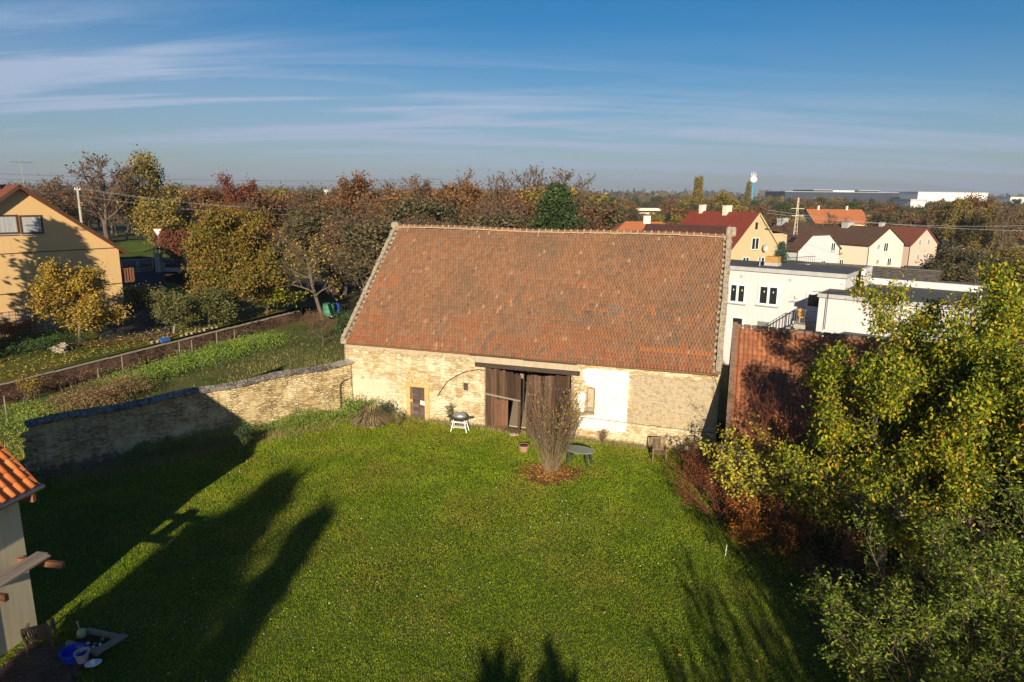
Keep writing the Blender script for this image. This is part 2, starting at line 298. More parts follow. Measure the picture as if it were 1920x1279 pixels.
MAT['lf_dull'] = leafy('dull_brown_green_leaves', [(0.05, 0.05, 0.022), (0.10, 0.085, 0.04), (0.16, 0.11, 0.055)], 0.1, 0.1, objvar=0.3)
MAT['lf_crimson'] = leafy('crimson_leaves', [(0.09, 0.028, 0.018), (0.17, 0.05, 0.027), (0.22, 0.085, 0.032)], 0.1, 0.1)
MAT['lf_pine'] = leafy('pine_needles', [(0.018, 0.036, 0.010), (0.036, 0.062, 0.017), (0.065, 0.095, 0.028)], 0.4, 0.0)
MAT['lf_spruce'] = leafy('blue_green_needles', [(0.035, 0.06, 0.04), (0.07, 0.11, 0.075)], 0.6, 0.0)
MAT['lf_dark'] = leafy('dark_evergreen_leaves', [(0.015, 0.035, 0.010), (0.035, 0.07, 0.018), (0.06, 0.10, 0.03)], 0.6, 0.05)
MAT['litter'] = leafy('fallen_leaves', [(0.10, 0.045, 0.025), (0.18, 0.075, 0.03), (0.26, 0.12, 0.04), (0.42, 0.28, 0.07)], 0.5, 0.0)
MAT['daisy'] = plain('daisy_white', (0.75, 0.75, 0.70), None, 5)

# ------------------------------------------------------------------ mesh helpers
def tag(o, label=None, cat=None, group=None, kind=None):
    if label: o['label'] = label
    if cat: o['category'] = cat
    if group: o['group'] = group
    if kind: o['kind'] = kind
    return o
def thing(name, label, cat, loc=(0, 0, 0), rz=0.0, group=None):
    o = bpy.data.objects.new(name, None); COL.objects.link(o); o.location = loc; o.rotation_euler = (0, 0, rz); o.empty_display_size = 0.3
    return tag(o, label, cat, group)
def np_obj(name, V, Fs, mat, parent=None, smooth=False, mats=None, midx=None):
    """V (n,3); Fs list of (m,k) index arrays"""
    me = bpy.data.meshes.new(name); V = np.asarray(V, dtype=np.float32)
    Fs = [np.asarray(f, dtype=np.int32) for f in Fs if len(f)]
    me.vertices.add(len(V)); me.vertices.foreach_set('co', V.ravel())
    nl = sum(f.size for f in Fs); npol = sum(len(f) for f in Fs)
    me.loops.add(nl); me.loops.foreach_set('vertex_index', np.concatenate([f.ravel() for f in Fs]))
    tot = np.concatenate([np.full(len(f), f.shape[1], np.int32) for f in Fs]); st = np.concatenate([[0], np.cumsum(tot)[:-1]]).astype(np.int32)
    me.polygons.add(npol); me.polygons.foreach_set('loop_start', st); me.polygons.foreach_set('loop_total', tot)
    for m in (mats or [mat]): me.materials.append(m)
    if midx is not None: me.polygons.foreach_set('material_index', np.asarray(midx, np.int32))
    if smooth: me.polygons.foreach_set('use_smooth', np.ones(npol, bool))
    me.update(calc_edges=True); me.validate()
    o = bpy.data.objects.new(name, me); COL.objects.link(o)
    if parent: o.parent = parent
    return o
class MB:
    def __init__(s): s.v = []; s.f = []
    def add(s, vs, fs):
        b = len(s.v); s.v += [tuple(v) for v in vs]; s.f += [tuple(i+b for i in f) for f in fs]; return s
    def box(s, c, d, rot=None):
        x, y, z = (q/2 for q in d); vs = [Vector((i*x, j*y, k*z)) for i in (-1, 1) for j in (-1, 1) for k in (-1, 1)]
        if rot is not None: vs = [rot @ v for v in vs]
        c = Vector(c)
        return s.add([v+c for v in vs], [(0, 1, 3, 2), (4, 6, 7, 5), (0, 4, 5, 1), (2, 3, 7, 6), (0, 2, 6, 4), (1, 5, 7, 3)])
    def b2(s, p, q): return s.box([(a+b)/2 for a, b in zip(p, q)], [abs(b-a) for a, b in zip(p, q)])
    def bar(s, p, q, w, h, up=(0, 0, 1)):
        p = Vector(p); q = Vector(q); d = q-p; L = d.length; d.normalize(); u = Vector(up)
        if abs(d.dot(u)) > 0.98: u = Vector((0, 1, 0))
        sx = d.cross(u).normalized(); uu = sx.cross(d)
        R = Matrix((d, sx, uu)).transposed()
        return s.box((p+q)/2, (L, w, h), R)
    def tube(s, p, q, r0, r1=None, n=8, cap=True):
        r1 = r0 if r1 is None else r1; p = Vector(p); q = Vector(q); d = (q-p).normalized(); a = Vector((1, 0, 0)) if abs(d.x) < 0.8 else Vector((0, 1, 0))
        e1 = d.cross(a).normalized(); e2 = d.cross(e1); vs = []
        for (c, r) in ((p, r0), (q, r1)):
            for i in range(n):
                t = 2*PI*i/n; vs.append(c+(e1*math.cos(t)+e2*math.sin(t))*r)
        fs = [(i, (i+1) % n, n+(i+1) % n, n+i) for i in range(n)]
        if cap: fs += [tuple(range(n-1, -1, -1)), tuple(range(n, 2*n))]
        return s.add(vs, fs)
    def path(s, pts, r, n=6):
        for a, b in zip(pts[:-1], pts[1:]): s.tube(a, b, r, r, n)
        return s
    def lathe(s, prof, c=(0, 0, 0), n=20, sx=1, sy=1):
        vs = []; c = Vector(c)
        for (r, z) in prof:
            for i in range(n):
                t = 2*PI*i/n; vs.append(c+Vector((r*math.cos(t)*sx, r*math.sin(t)*sy, z)))
        fs = []
        for k in range(len(prof)-1):
            for i in range(n): fs.append((k*n+i, k*n+(i+1) % n, (k+1)*n+(i+1) % n, (k+1)*n+i))
        fs += [tuple(range(n-1, -1, -1)), tuple((len(prof)-1)*n+i for i in range(n))]
        return s.add(vs, fs)
    def prism(s, poly, y0, y1):   # poly in x,z extruded along y
        n = len(poly); vs = [(x, y0, z) for x, z in poly]+[(x, y1, z) for x, z in poly]
        return s.add(vs, [tuple(range(n)), tuple(range(2*n-1, n-1, -1))]+[(i, i+n, (i+1) % n+n, (i+1) % n) for i in range(n)])
    def slab(s, a, b, c, d, t):   # four corners of the top face, thickness down the normal
        a, b, c, d = map(Vector, (a, b, c, d)); n = (b-a).cross(d-a).normalized()
        if n.z < 0: n = -n
        lo = [p-n*t for p in (a, b, c, d)]
        return s.add([a, b, c, d]+lo, [(0, 1, 2, 3), (7, 6, 5, 4), (0, 4, 5, 1), (1, 5, 6, 2), (2, 6, 7, 3), (3, 7, 4, 0)])
    def build(s, name, mat, parent=None, bevel=0.0, smooth=False):
        me = bpy.data.meshes.new(name); me.from_pydata(s.v, [], s.f); me.materials.append(mat)
        import bmesh
        bm = bmesh.new(); bm.from_mesh(me); bmesh.ops.recalc_face_normals(bm, faces=bm.faces)
        if bevel: bmesh.ops.bevel(bm, geom=list(bm.edges), offset=bevel, segments=2, affect='EDGES', clamp_overlap=True)
        bm.to_mesh(me); bm.free()
        if smooth:
            for p in me.polygons: p.use_smooth = True
        o = bpy.data.objects.new(name, me); COL.objects.link(o)
        if parent: o.parent = parent
        return o
def copy_tree(o, parent=None):
    c = o.copy(); COL.objects.link(c)
    if parent is not None: c.parent = parent
    for ch in list(o.children): copy_tree(ch, c)
    return c
# numpy value noise
_rs = np.random.RandomState(3); _NT = _rs.rand(256, 256)
def vnoise(x, y):
    xi = np.floor(x).astype(int); yi = np.floor(y).astype(int); fx = x-xi; fy = y-yi; fx = fx*fx*(3-2*fx); fy = fy*fy*(3-2*fy)
    g = lambda a, b: _NT[a % 256, b % 256]
    return (g(xi, yi)*(1-fx)+g(xi+1, yi)*fx)*(1-fy)+(g(xi, yi+1)*(1-fx)+g(xi+1, yi+1)*fx)*fy
def fbm(x, y, o=4):
    s = 0; a = 0.5
    for k in range(o): s = s+a*vnoise(x*2**k+17*k, y*2**k+31*k); a *= 0.5
    return s
def smooth(v, a, b):
    t = np.clip((v-a)/(b-a), 0, 1); return t*t*(3-2*t)
# ------------------------------------------------------------------ land
RW0 = Vector((-20.6, 65.9, 0)); RWD = Vector((-0.304, -0.953, 0)).normalized(); RWN = Vector((-0.953, 0.304, 0))   # retaining wall line, direction towards camera, normal to the garden
def hbase(x, y):
    x = np.asarray(x, float); y = np.asarray(y, float)
    h = 2.6*smooth(y, 75, 125)*smooth(-x, 0, 40)
    h = h-2.2*smooth(y, 60, 115)*smooth(x, 15, 50)
    h = h+0.10*(fbm(x*0.2, y*0.2)-0.5)*smooth(y, 36, 50)
    return h
def hgarden(x, y):
    x = np.asarray(x, float); y = np.asarray(y, float)
    h = 1.32+2.7*smooth(y, 54, 76)*smooth(-x, 24, 42)
    return h+0.08*(fbm(x*0.4, y*0.4)-0.5)
def grid(name, xs, ys, hf, mat, keep=None, dz=0.0):
    X, Y = np.meshgrid(xs, ys); Z = hf(X, Y)+dz; V = np.stack([X.ravel(), Y.ravel(), Z.ravel()], 1); nx = len(xs)
    i = np.arange(len(ys)-1)[:, None]*nx+np.arange(nx-1)[None]; i = i.ravel(); Fq = np.stack([i, i+1, i+nx+1, i+nx], 1)
    if keep is not None:
        c = V[Fq].mean(1); Fq = Fq[keep(c[:, 0], c[:, 1])]
    return np_obj(name, V, [Fq], mat, smooth=True)
xs = np.concatenate([-np.geomspace(9000, 90, 22), np.arange(-84, 90, 3.0), np.geomspace(90, 9000, 22)])
ys = np.concatenate([np.arange(-60, 180, 3.0), np.geomspace(180, 14000, 30)])
tag(grid('ground', xs, ys, lambda x, y: hbase(x, y)-0.03, MAT['ground']), kind='structure')
# yard lawn (a little uneven) in front of the barn and the yard wall
BO = Vector((-9.485, 37.62, 0)); BR = math.radians(-17.69)    # barn local frame: x along the facade, y into the barn
WA = Vector((-20.35, 27.35, 0)); WB = Vector((-9.05, 37.45, 0))
hl = lambda x, y: hbase(x, y)+0.07*(fbm(np.asarray(x)*0.5, np.asarray(y)*0.5)-0.45)
def in_yard(x, y):
    f1 = (x-BO.x)*math.sin(-BR)+(y-BO.y)*math.cos(BR) < 0.3
    d = (WB-WA).normalized(); f2 = (x-WA.x)*d.y-(y-WA.y)*d.x > -0.1
    return f1 & f2
tag(grid('lawn', np.arange(-32, 40, 0.5), np.arange(-12, 40, 0.5), hl, MAT['lawn'], keep=lambda x, y: in_yard(x, y)), kind='structure')
def in_field(x, y):
    d = (WB-WA).normalized(); f2 = (x-WA.x)*d.y-(y-WA.y)*d.x < 0.0
    f3 = (x-RW0.x)*RWN.x+(y-RW0.y)*RWN.y < 0.15
    return f2 & f3 & (y < 78)
tag(grid('field', np.arange(-44, 0, 0.6), np.arange(8, 80, 0.6), lambda x, y: hbase(x, y)+0.02+0.12*(fbm(np.asarray(x)*0.8, np.asarray(y)*0.8)-0.4), MAT['field'], keep=in_field), kind='structure')
# garden terrace behind the retaining wall
us = np.concatenate([np.arange(-6, 50, 0.8)]); vs_ = np.concatenate([np.arange(0.05, 45, 0.8), np.arange(46, 110, 4)])
U, Vv = np.meshgrid(us, vs_); GX = RW0.x+RWD.x*U+RWN.x*Vv; GY = RW0.y+RWD.y*U+RWN.y*Vv
GZ = hgarden(GX, GY); GZ = GZ*(1-smooth(Vv, 70, 105))+hbase(GX, GY)*smooth(Vv, 70, 105); GZ = np.where(U < 0, GZ*(1+U/6)+(-U/6)*hbase(GX, GY), GZ)
nu = len(us); ii = (np.arange(len(vs_)-1)[:, None]*nu+np.arange(nu-1)[None]).ravel()
tag(np_obj('garden_terrace', np.stack([GX.ravel(), GY.ravel(), GZ.ravel()], 1), [np.stack([ii, ii+nu, ii+nu+1, ii+1], 1)], MAT['garden'], smooth=True), kind='structure')
tag(grid('meadow', np.arange(-90, -36, 1.0), np.arange(84.5, 122, 1.0), lambda x, y: np.maximum(hgarden(x, y)*(1-smooth(y, 90, 120)), hbase(x, y)*0+2.2)+0.12+1.2*smooth(y, 95, 120), ground_mat('meadow_grass', [(0.35, (0.05, 0.085, 0.012)), (0.5, (0.09, 0.13, 0.02)), (0.66, (0.15, 0.16, 0.03))], 0.15, 4)), kind='structure')
def gz(p): return float(hgarden(p[0], p[1]))
def GG(px, py):   # pixel on the garden terrace
    z = 1.4
    for _ in range(12): p = G(px, py, z); z = 0.5*z+0.5*gz(p)
    p.z = gz(p); return p

# ------------------------------------------------------------------ wall with openings, displaced (local x,z plane, thickness along +y)
def holed_wall(name, L, H, T, holes, mat, parent, res=0.22, amp=0.03, topf=None, seed=0):
    gx = sorted(set([0, L]+[q for h in holes for q in (h[0], h[2])])); gzv = sorted(set([0, H]+[q for h in holes for q in (h[1], h[3]) if 0 < q < H]))
    def fill(a):
        o = []
        for p, q in zip(a[:-1], a[1:]):
            n = max(1, int(round((q-p)/res))); o += list(np.linspace(p, q, n+1)[:-1])
        return np.array(o+[a[-1]])
    xs_, zs_ = fill(gx), fill(gzv); nx, nz = len(xs_), len(zs_)
    cxs = (xs_[:-1]+xs_[1:])/2; czs = (zs_[:-1]+zs_[1:])/2
    solid = np.ones((nz-1, nx-1), bool)
    for h in holes: solid &= ~((cxs[None] > h[0]) & (cxs[None] < h[2]) & (czs[:, None] > h[1]) & (czs[:, None] < h[3]))
    X, Z = np.meshgrid(xs_, zs_)
    if topf is not None: Z = Z*topf(X)/H
    dis = (fbm(X*1.7+seed, Z*2.3, 4)-0.47)*amp*2.2+(fbm(X*0.25+seed, Z*0.3+5, 2)-0.4)*amp
    jx = (fbm(X*2.1+9, Z*2.1+seed, 3)-0.45)*0.05; jx[:, 0] = jx[:, -1] = 0
    Vf = np.stack([X+jx, -dis, Z+np.where(Z > 0.01, (fbm(X*2+4, Z*2)-0.45)*0.04, 0)], -1).reshape(-1, 3); Vb = np.stack([X, np.full_like(X, T), Z], -1).reshape(-1, 3)
    N = nx*nz; fs = []
    for j in range(nz-1):
        for i in range(nx-1):
            if not solid[j, i]: continue
            a = j*nx+i; fs += [(a, a+1, a+nx+1, a+nx), (N+a+1, N+a, N+a+nx, N+a+nx+1)]
            if i == 0 or not solid[j, i-1]: fs.append((a, a+nx, N+a+nx, N+a))
            if i == nx-2 or not solid[j, i+1]: fs.append((a+1, N+a+1, N+a+nx+1, a+nx+1))
            if j == 0 or not solid[j-1, i]: fs.append((a, N+a, N+a+1, a+1))
            if j == nz-2 or not solid[j+1, i]: fs.append((a+nx, a+nx+1, N+a+nx+1, N+a+nx))
    return np_obj(name, np.vstack([Vf, Vb]), [np.array(fs)], mat, parent)
def tiled_slope(name, L, slope, origin, ex, es, en, mat, parent, exposure=0.255, tw=0.165, seed=1, tintf=None, wav=0.05, thick=0.032):
    """rows of single flat tiles; origin at the eave, ex along the eave, es up the slope, en out of it"""
    r = np.random.RandomState(seed); rows = int(round(slope/exposure)); cols = int(L/tw)
    R, C = np.meshgrid(np.arange(rows), np.arange(cols), indexing='ij'); R = R.ravel(); C = C.ravel(); n = len(R)
    x0 = (C+0.5*(R % 2))*tw*(L-tw/2)/(cols*tw)+r.randn(n)*0.004; s0 = R*exposure+r.randn(n)*0.006
    wv = (fbm(x0*0.35+seed, s0*0.4, 3)-0.45)*wav*2; s0 = s0+(fbm(x0*0.5, s0*0+seed, 2)-0.4)*0.08
    lift = 0.045+wv+r.rand(n)*0.008; big = r.rand(n) < 0.03; lift = lift+big*0.015
    w = tw*0.955; l = exposure*1.35; rot = r.randn(n)*0.012+big*r.randn(n)*0.05
    lx = np.array([0, w, w*0.98, w*0.5, w*0.02]); ls = np.array([l, l, 0.03, 0.0, 0.03])      # slightly curved lower edge
    ltop = np.array([-thick, -thick, 0, 0, 0])                                        # upper end tucked under the next row
    P = np.zeros((n, 10, 3))
    for k in range(5):
        xx = x0+lx[k]+(-rot)*(ls[k]); ss = s0+ls[k]+rot*(lx[k]-w/2)
        for t in (0, 1):
            hh = lift+ltop[k]-(thick if t else 0)
            P[:, k+5*t] = np.outer(xx, ex)+np.outer(ss, es)+np.outer(hh, en)+np.array(origin)
    base = (np.arange(n)*10)[:, None]
    f5 = base+np.array([4, 3, 2, 1, 0]); f5 = base+np.array([0, 4, 3, 2, 1])
    sides = np.concatenate([base+np.array([a, b, b+5, a+5]) for a, b in ((1, 2), (2, 3), (3, 4), (4, 0))])
    o = np_obj(name, P.reshape(-1, 3), [f5, sides], mat, parent)
    ca = o.data.color_attributes.new('tint', 'FLOAT_COLOR', 'POINT')
    col = np.zeros((n, 4)); 
    if tintf is not None: col = tintf(x0, s0, r)
    ca.data.foreach_set('color', np.repeat(col, 10, axis=0).astype(np.float32).ravel())
    return o
def ribbed_slope(name, L, slope, origin, ex, es, en, mat, parent, pitch=0.22, course=0.34, seed=1, h=0.045):
    """interlocking pantiles: one small rolled piece per tile"""
    r = np.random.RandomState(seed); rows = int(round(slope/course)); cols = int(round(L/pitch)); course = slope/rows; pitch = L/cols
    R, C = np.meshgrid(np.arange(rows), np.arange(cols), indexing='ij'); R = R.ravel(); C = C.ravel(); n = len(R); K = 7
    u = np.linspace(0, 1, K); prof = h*np.maximum(0, np.sin((u*1.5)*PI))**0.8*np.where(u < 0.67, 1, 0)
    x = C[:, None]*pitch+u[None]*pitch+r.randn(n, 1)*0.004; j = r.rand(n, 1)*0.008
    P = np.zeros((n, 3, K, 3))
    for q, (s_, hh) in enumerate(((course*1.05, 0.0), (0.0, 0.035), (0.0, -0.005))):
        zz_ = prof[None]*(0 if q == 2 else 1)+hh+j; ss = R[:, None]*course+s_+r.randn(n, 1)*0.003+x*0
        P[:, q] = x[..., None]*np.array(ex)+ss[..., None]*np.array(es)+zz_[..., None]*np.array(en)+np.array(origin)
    b = (np.arange(n)*3*K)[:, None]; fs = [b+np.array([q*K+k, (q+1)*K+k, (q+1)*K+k+1, q*K+k+1]) for q in (0, 1) for k in range(K-1)]
    o = np_obj(name, P.reshape(-1, 3), [np.concatenate(fs)], mat, parent, smooth=False)
    ca = o.data.color_attributes.new('tint', 'FLOAT_COLOR', 'POINT'); ca.data.foreach_set('color', np.zeros(n*3*K*4, np.float32))
    return o

def zero_tint(o):
    c = o.data.color_attributes.new('tint', 'FLOAT_COLOR', 'POINT'); c.data.foreach_set('color', np.zeros(len(o.data.vertices)*4, np.float32))
# ------------------------------------------------------------------ the old stone barn
BL = 20.4; BD = 13.0; EH = 4.38; RH = 10.2
barn = thing('stone_barn', 'long old stone barn with a weathered red-brown tiled roof and dark wooden gate', 'barn', BO, BR)
gate = (8.42, -0.1, 13.15, 3.42); sdoor = (4.06, -0.1, 4.98, 1.88); slit = (13.95, 1.5, 14.38, 2.78); hole = (7.22, 1.95, 7.5, 2.38)
holed_wall('front_wall', BL, EH, 0.7, [gate, sdoor, slit, hole], MAT['barn_stone'], barn, res=0.2, amp=0.04)
for x0, x1 in ((0, 0.7), (BL-0.7, BL)):
    MB().add([(x0, 0.7, 0), (x1, 0.7, 0), (x1, BD, 0), (x0, BD, 0), (x0, 0.7, EH), (x1, 0.7, EH), (x1, BD, EH), (x0, BD, EH), (x0, BD/2, RH-0.3), (x1, BD/2, RH-0.3)],
        [(0, 4, 8, 7, 3), (1, 2, 6, 9, 5), (0, 1, 5, 4), (2, 3, 7, 6), (4, 5, 9, 8), (8, 9, 6, 7)]).build('gable_wall', MAT['barn_stone'], barn)
MB().b2((0.7, BD-0.7, 0), (BL-0.7, BD, EH)).build('back_wall', MAT['barn_stone'], barn)
MB().b2((0.7, 0.7, -0.2), (BL-0.7, BD-0.7, 0.03)).build('earth_floor', MAT['lintel'], barn)
sa = math.atan2(RH-EH, BD/2); slen = (BD/2+0.30)/math.cos(sa); ca_, sa_ = math.cos(sa), math.sin(sa)
def tint_front(x, s, r):
    n = len(x); c = np.zeros((n, 4)); row = np.round(s/0.255).astype(int)
    nz = fbm(x*0.6+3, s*0.6, 3); OR = np.array([0.33, 0.115, 0.045]); RD = np.array([0.30, 0.095, 0.05]); DK = np.array([0.085, 0.07, 0.06]); PB = np.array([0.20, 0.12, 0.075])
    def put(m, colr, a):
        c[m, :3] = colr; c[m, 3] = a*(0.6+0.4*r.rand(m.sum()))
    put((row <= 8) & (x > 6) & (x < 15.5) & (nz+0.04*row > 0.42) & (nz+0.04*row < 0.72) & (row > 2) & (r.rand(n) < 0.8), OR*0.85, 0.55)     # brighter band above the gate
    put((row <= 3) & (r.rand(n) < 0.22), RD, 0.8)
    put((row <= 2) & (nz < 0.45) & (r.rand(n) < 0.55), RD*0.8, 0.8)
    put((row == 4) & (x > 16.1) & (x < 19.5), OR*1.05, 1.0)                                           # strip of new orange tiles
    put((row == 5) & (x > 15.9) & (x < 16.4), OR*0.8, 0.9)
    put((row <= 7) & (x < 3.5-0.25*row) & (r.rand(n) < 0.35), OR*0.75, 0.9)
    put((row > 7) & (row < 20) & (x < 1.6) & (r.rand(n) < 0.18), OR, 0.95)
    for (px, pr, w_, h_) in ((13.2, 13, 1.7, 1), (14.6, 13, 1.0, 1), (17.3, 13, 1.9, 1.2), (9.2, 15, 1.0, 1.2), (17.6, 7, 0.8, 1), (12.2, 20, 0.6, 1), (5.2, 16, 0.5, 0.6), (7.9, 3, 0.9, 2)):
        put((abs(x-px) < w_/2) & (abs(row-pr) <= h_) & (r.rand(n) < 0.45), DK*(1.0+r.rand()), 0.85)
        put((abs(x-px) < w_/2+0.3) & (abs(row-pr) <= h_) & (r.rand(n) < 0.16), OR, 0.9)
    put(r.rand(n) < 0.012, PB*1.9, 0.8); put(r.rand(n) < 0.006, DK, 0.8); put(r.rand(n) < 0.004, OR, 0.9)
    put((x > 15) & (row > 8) & (nz > 0.5) & (r.rand(n) < 0.12), DK*1.6, 0.6)
    return c
roof = MB().slab((0.1, -0.22, EH-0.32), (BL-0.1, -0.22, EH-0.32), (BL-0.1, BD/2, RH-0.16), (0.1, BD/2, RH-0.16), 0.06).slab((0.1, BD+0.22, EH-0.32), (BL-0.1, BD+0.22, EH-0.32), (BL-0.1, BD/2, RH-0.16), (0.1, BD/2, RH-0.16), 0.06).build('roof', MAT['tile'], barn)
zero_tint(roof)
ft = tiled_slope('front_tiles', BL-0.5, slen-0.05, (0.25, -0.30, EH-0.27), (1, 0, 0), (0, ca_, sa_), (0, -sa_, ca_), MAT['tile'], roof, seed=4, tintf=tint_front, wav=0.11)
ft.name = 'front_tiles'
tiled_slope('back_tiles', BL-0.5, slen-0.05, (0.25, BD+0.30, EH-0.27), (1, 0, 0), (0, -ca_, sa_), (0, sa_, ca_), MAT['tile'], roof, seed=5)
# ridge tiles, verge kerbs, flashing boards
rt = MB(); rm = MB(); rr = random.Random(5)
for i in range(52):
    x = 0.3+i*0.385; z = RH+0.03+0.04*math.sin(x*0.5)+rr.uniform(-.015, .015)
    rt.add([(x+a*0.38, BD/2+0.15*math.cos(t), z+(0.13+0.012*a)*math.sin(t)) for a in (0, 1) for t in (0.0, 0.8, PI/2, PI-0.8, PI)], [(i2, i2+1, i2+6, i2+5) for i2 in range(4)]+[(0, 1, 2, 3, 4), (9, 8, 7, 6, 5)])
    rm.box((x, BD/2-0.02, z+0.07), (rr.uniform(.03, .07), 0.30, 0.19)); rm.box((x+0.2, BD/2-0.15, z-0.02), (0.36, 0.07+rr.uniform(0, .05), 0.06))
    if rr.random() < 0.12: rm.box((x, BD/2-0.32, z-0.2), (0.05, 0.3, 0.05), Matrix.Rotation(sa, 3, 'X'))
ro = rt.build('ridge_tile', MAT['tile'], roof); zero_tint(ro)
rm.build('ridge_mortar', MAT['ridge_mortar'], roof)
def verge(xc, wd, hh, nm):
    r = random.Random(int(xc*10)+3); m = MB(); n = 46
    for sgn, y0 in ((1, -0.32), (-1, BD+0.32)):
        for i in range(n):
            s = i*slen/n+0.02; l = slen/n
            y = y0+sgn*(s+l/2)*ca_; z = EH-0.25+(s+l/2)*sa_
            m.box((xc+r.uniform(-.02, .02), y, z+hh/2+r.uniform(-.02, .02)), (wd+r.uniform(-.05, .03), l*0.98, hh+0.1+r.uniform(-.02, .03)), Matrix.Rotation(sgn*sa, 3, 'X'))
            if i % 2 == 0: m.box((xc+(wd/2+0.08)*(1 if xc < 5 else -1), y, z+0.05), (0.12+r.uniform(0, .1), l*0.9, 0.07), Matrix.Rotation(sgn*sa, 3, 'X'))
    m.build(nm, MAT['mortar'], roof)
verge(0.10, 0.24, 0.12, 'verge_kerb'); verge(BL-0.12, 0.26, 0.16, 'verge_kerb')
MB().box((BL-0.05, BD/2, RH+0.28), (0.5, 0.45, 0.5)).build('ridge_stub', MAT['mortar'], roof, bevel=0.04)
MB().box((0.1, BD/2, RH+0.15), (0.5, 0.5, 0.35)).build('ridge_stub', MAT['mortar'], roof, bevel=0.05)
MB().b2((-0.03, -0.33, EH-0.33), (0.35, 0.05, EH-0.06)).build('kneeler_stone', MAT['mortar'], barn, bevel=0.03)
m = MB()
for a, b, d in ((7.7, 10.6, 0), (10.65, 13.5, 0.03)): m.box(((a+b)/2, -0.33, EH-0.30-d), (b-a, 0.035, 0.06))
m.build('eave_board', MAT['beam'], barn)
MB().b2((8.0, -0.09, 3.622), (13.5, 0.02, 4.2)).build('lintel_render', MAT['lintel'], barn, bevel=0.01)
MB().b2((7.95, -0.17, 3.40), (13.6, 0.15, 3.62)).build('gate_lintel', MAT['beam'], barn, bevel=0.02)
# little stone-framed door
f = MB(); f.b2((3.84, -0.08, 0), (4.08, 0.2, 1.90)); f.b2((4.96, -0.08, 0), (5.22, 0.2, 1.90)); f.b2((3.80, -0.10, 1.90), (5.26, 0.2, 2.12))
f.build('door_frame', MAT['sandstone'], barn, bevel=0.02)
d = MB(); rr = random.Random(3)
for i in range(9): d.b2((4.10, 0.22, 0.03+i*0.205), (4.50, 0.26+rr.uniform(0, .01), 0.03+i*0.205+0.195)); d.b2((4.53, 0.22, 0.03+i*0.205), (4.94, 0.26+rr.uniform(0, .01), 0.03+i*0.205+0.195))
d.b2((4.49, 0.18, 0.03), (4.54, 0.27, 1.87))
sdo = d.build('door', wood_mat('grey_purple_door', [(0.3, (0.05, 0.035, 0.032)), (0.8, (0.15, 0.115, 0.10))], axis=0), barn)
MB().box((4.72, 0.20, 0.93), (0.30, 0.02, 0.24), Matrix.Rotation(0.15, 3, 'Y')).build('pale_patch', MAT['whitewash'], sdo)
rub = MB(); rr = random.Random(9)
for i in range(60):
    t = rr.uniform(0.15*PI, 0.85*PI); q = rr.uniform(0.2, 1.0)
    x = 4.53+0.75*math.cos(t)*q; z = 2.15+rr.uniform(0.0, 0.62)*abs(math.cos(t*1.0))**0.4*q+0.05
    rub.box((x, -0.035-rr.uniform(0, .03), z), (rr.uniform(.08, .2), 0.06, rr.uniform(.05, .12)), Matrix.Rotation(math.atan2(z-2.0, x-4.53)+rr.uniform(-.2, .2), 3, 'Y'))
rub.build('broken_arch', MAT['brickrubble'], barn, bevel=0.008)
# whitewashed patch, ragged outline standing slightly proud
def patch(name, pts, mat, parent, y=-0.055, t=0.03):
    return MB().prism(pts, y, y+t+0.05).build(name, mat, parent)
rr = random.Random(12)
def jag(a, b, n, j):
    return [(a[0]+(b[0]-a[0])*k/n+rr.uniform(-j, j), a[1]+(b[1]-a[1])*k/n+rr.uniform(-j, j)) for k in range(n)]
wp = jag((13.72, 3.72), (13.78, 3.3), 3, .03)+jag((13.82, 3.2), (14.05, 2.82), 5, .05)+[(14.42, 2.82), (14.42, 1.38)]+[(13.7, 1.28)]+jag((13.62, 1.15), (13.7, 0.82), 3, .05)+jag((13.55, 0.6), (16.02, 0.62), 14, .05)+jag((16.05, 0.72), (16.10, 3.80), 8, .015)+jag((16.05, 3.82), (13.8, 3.80), 10, .025)
patch('whitewash_patch', wp, MAT['whitewash'], barn)
wp2 = jag((13.52, 2.4), (13.62, 1.6), 5, .03)+jag((13.75, 1.48), (13.92, 1.5), 2, .02)+[(13.93, 2.5)]+jag((13.9, 2.52), (13.6, 2.5), 3, .03)
patch('whitewash_patch', wp2, MAT['whitewash'], barn)
MB().b2((13.9, -0.075, 1.42), (14.44, 0.1, 1.52)).build('sill', MAT['greywood'], barn)
s = MB(); s.b2((13.95, 0.1, 1.5), (14.0, 0.18, 2.78)).b2((14.33, 0.1, 1.5), (14.38, 0.18, 2.78)).b2((14.0, 0.1, 2.73), (14.33, 0.18, 2.78)).b2((14.0, 0.1, 1.5), (14.33, 0.17, 1.72))
wf = s.build('window_frame', MAT['greywood'], barn); MB().b2((14.0, 0.2, 1.7), (14.33, 0.22, 2.73)).build('boarding', MAT['lintel'], wf)
MB().b2((7.22, 0.06, 1.95), (7.5, 0.1, 2.38)).build('hatch', MAT['beam'], barn)
MB().path([(13.7, -0.09, 1.22), (16.0, -0.08, 1.19), (18.5, -0.08, 1.16), (20.25, -0.08, 1.14)], 0.016).build('wall_cable', MAT['beam'], barn)
MB().path([(5.75, -0.08, 1.5), (6.05, -0.08, 2.0), (6.35, -0.08, 2.4), (6.8, -0.08, 2.72), (7.4, -0.08, 3.05), (8.1, -0.08, 3.22), (8.5, -0.1, 3.2)], 0.022).build('arch_crack_bar', MAT['beam'], barn)
m = MB(); rr = random.Random(21)
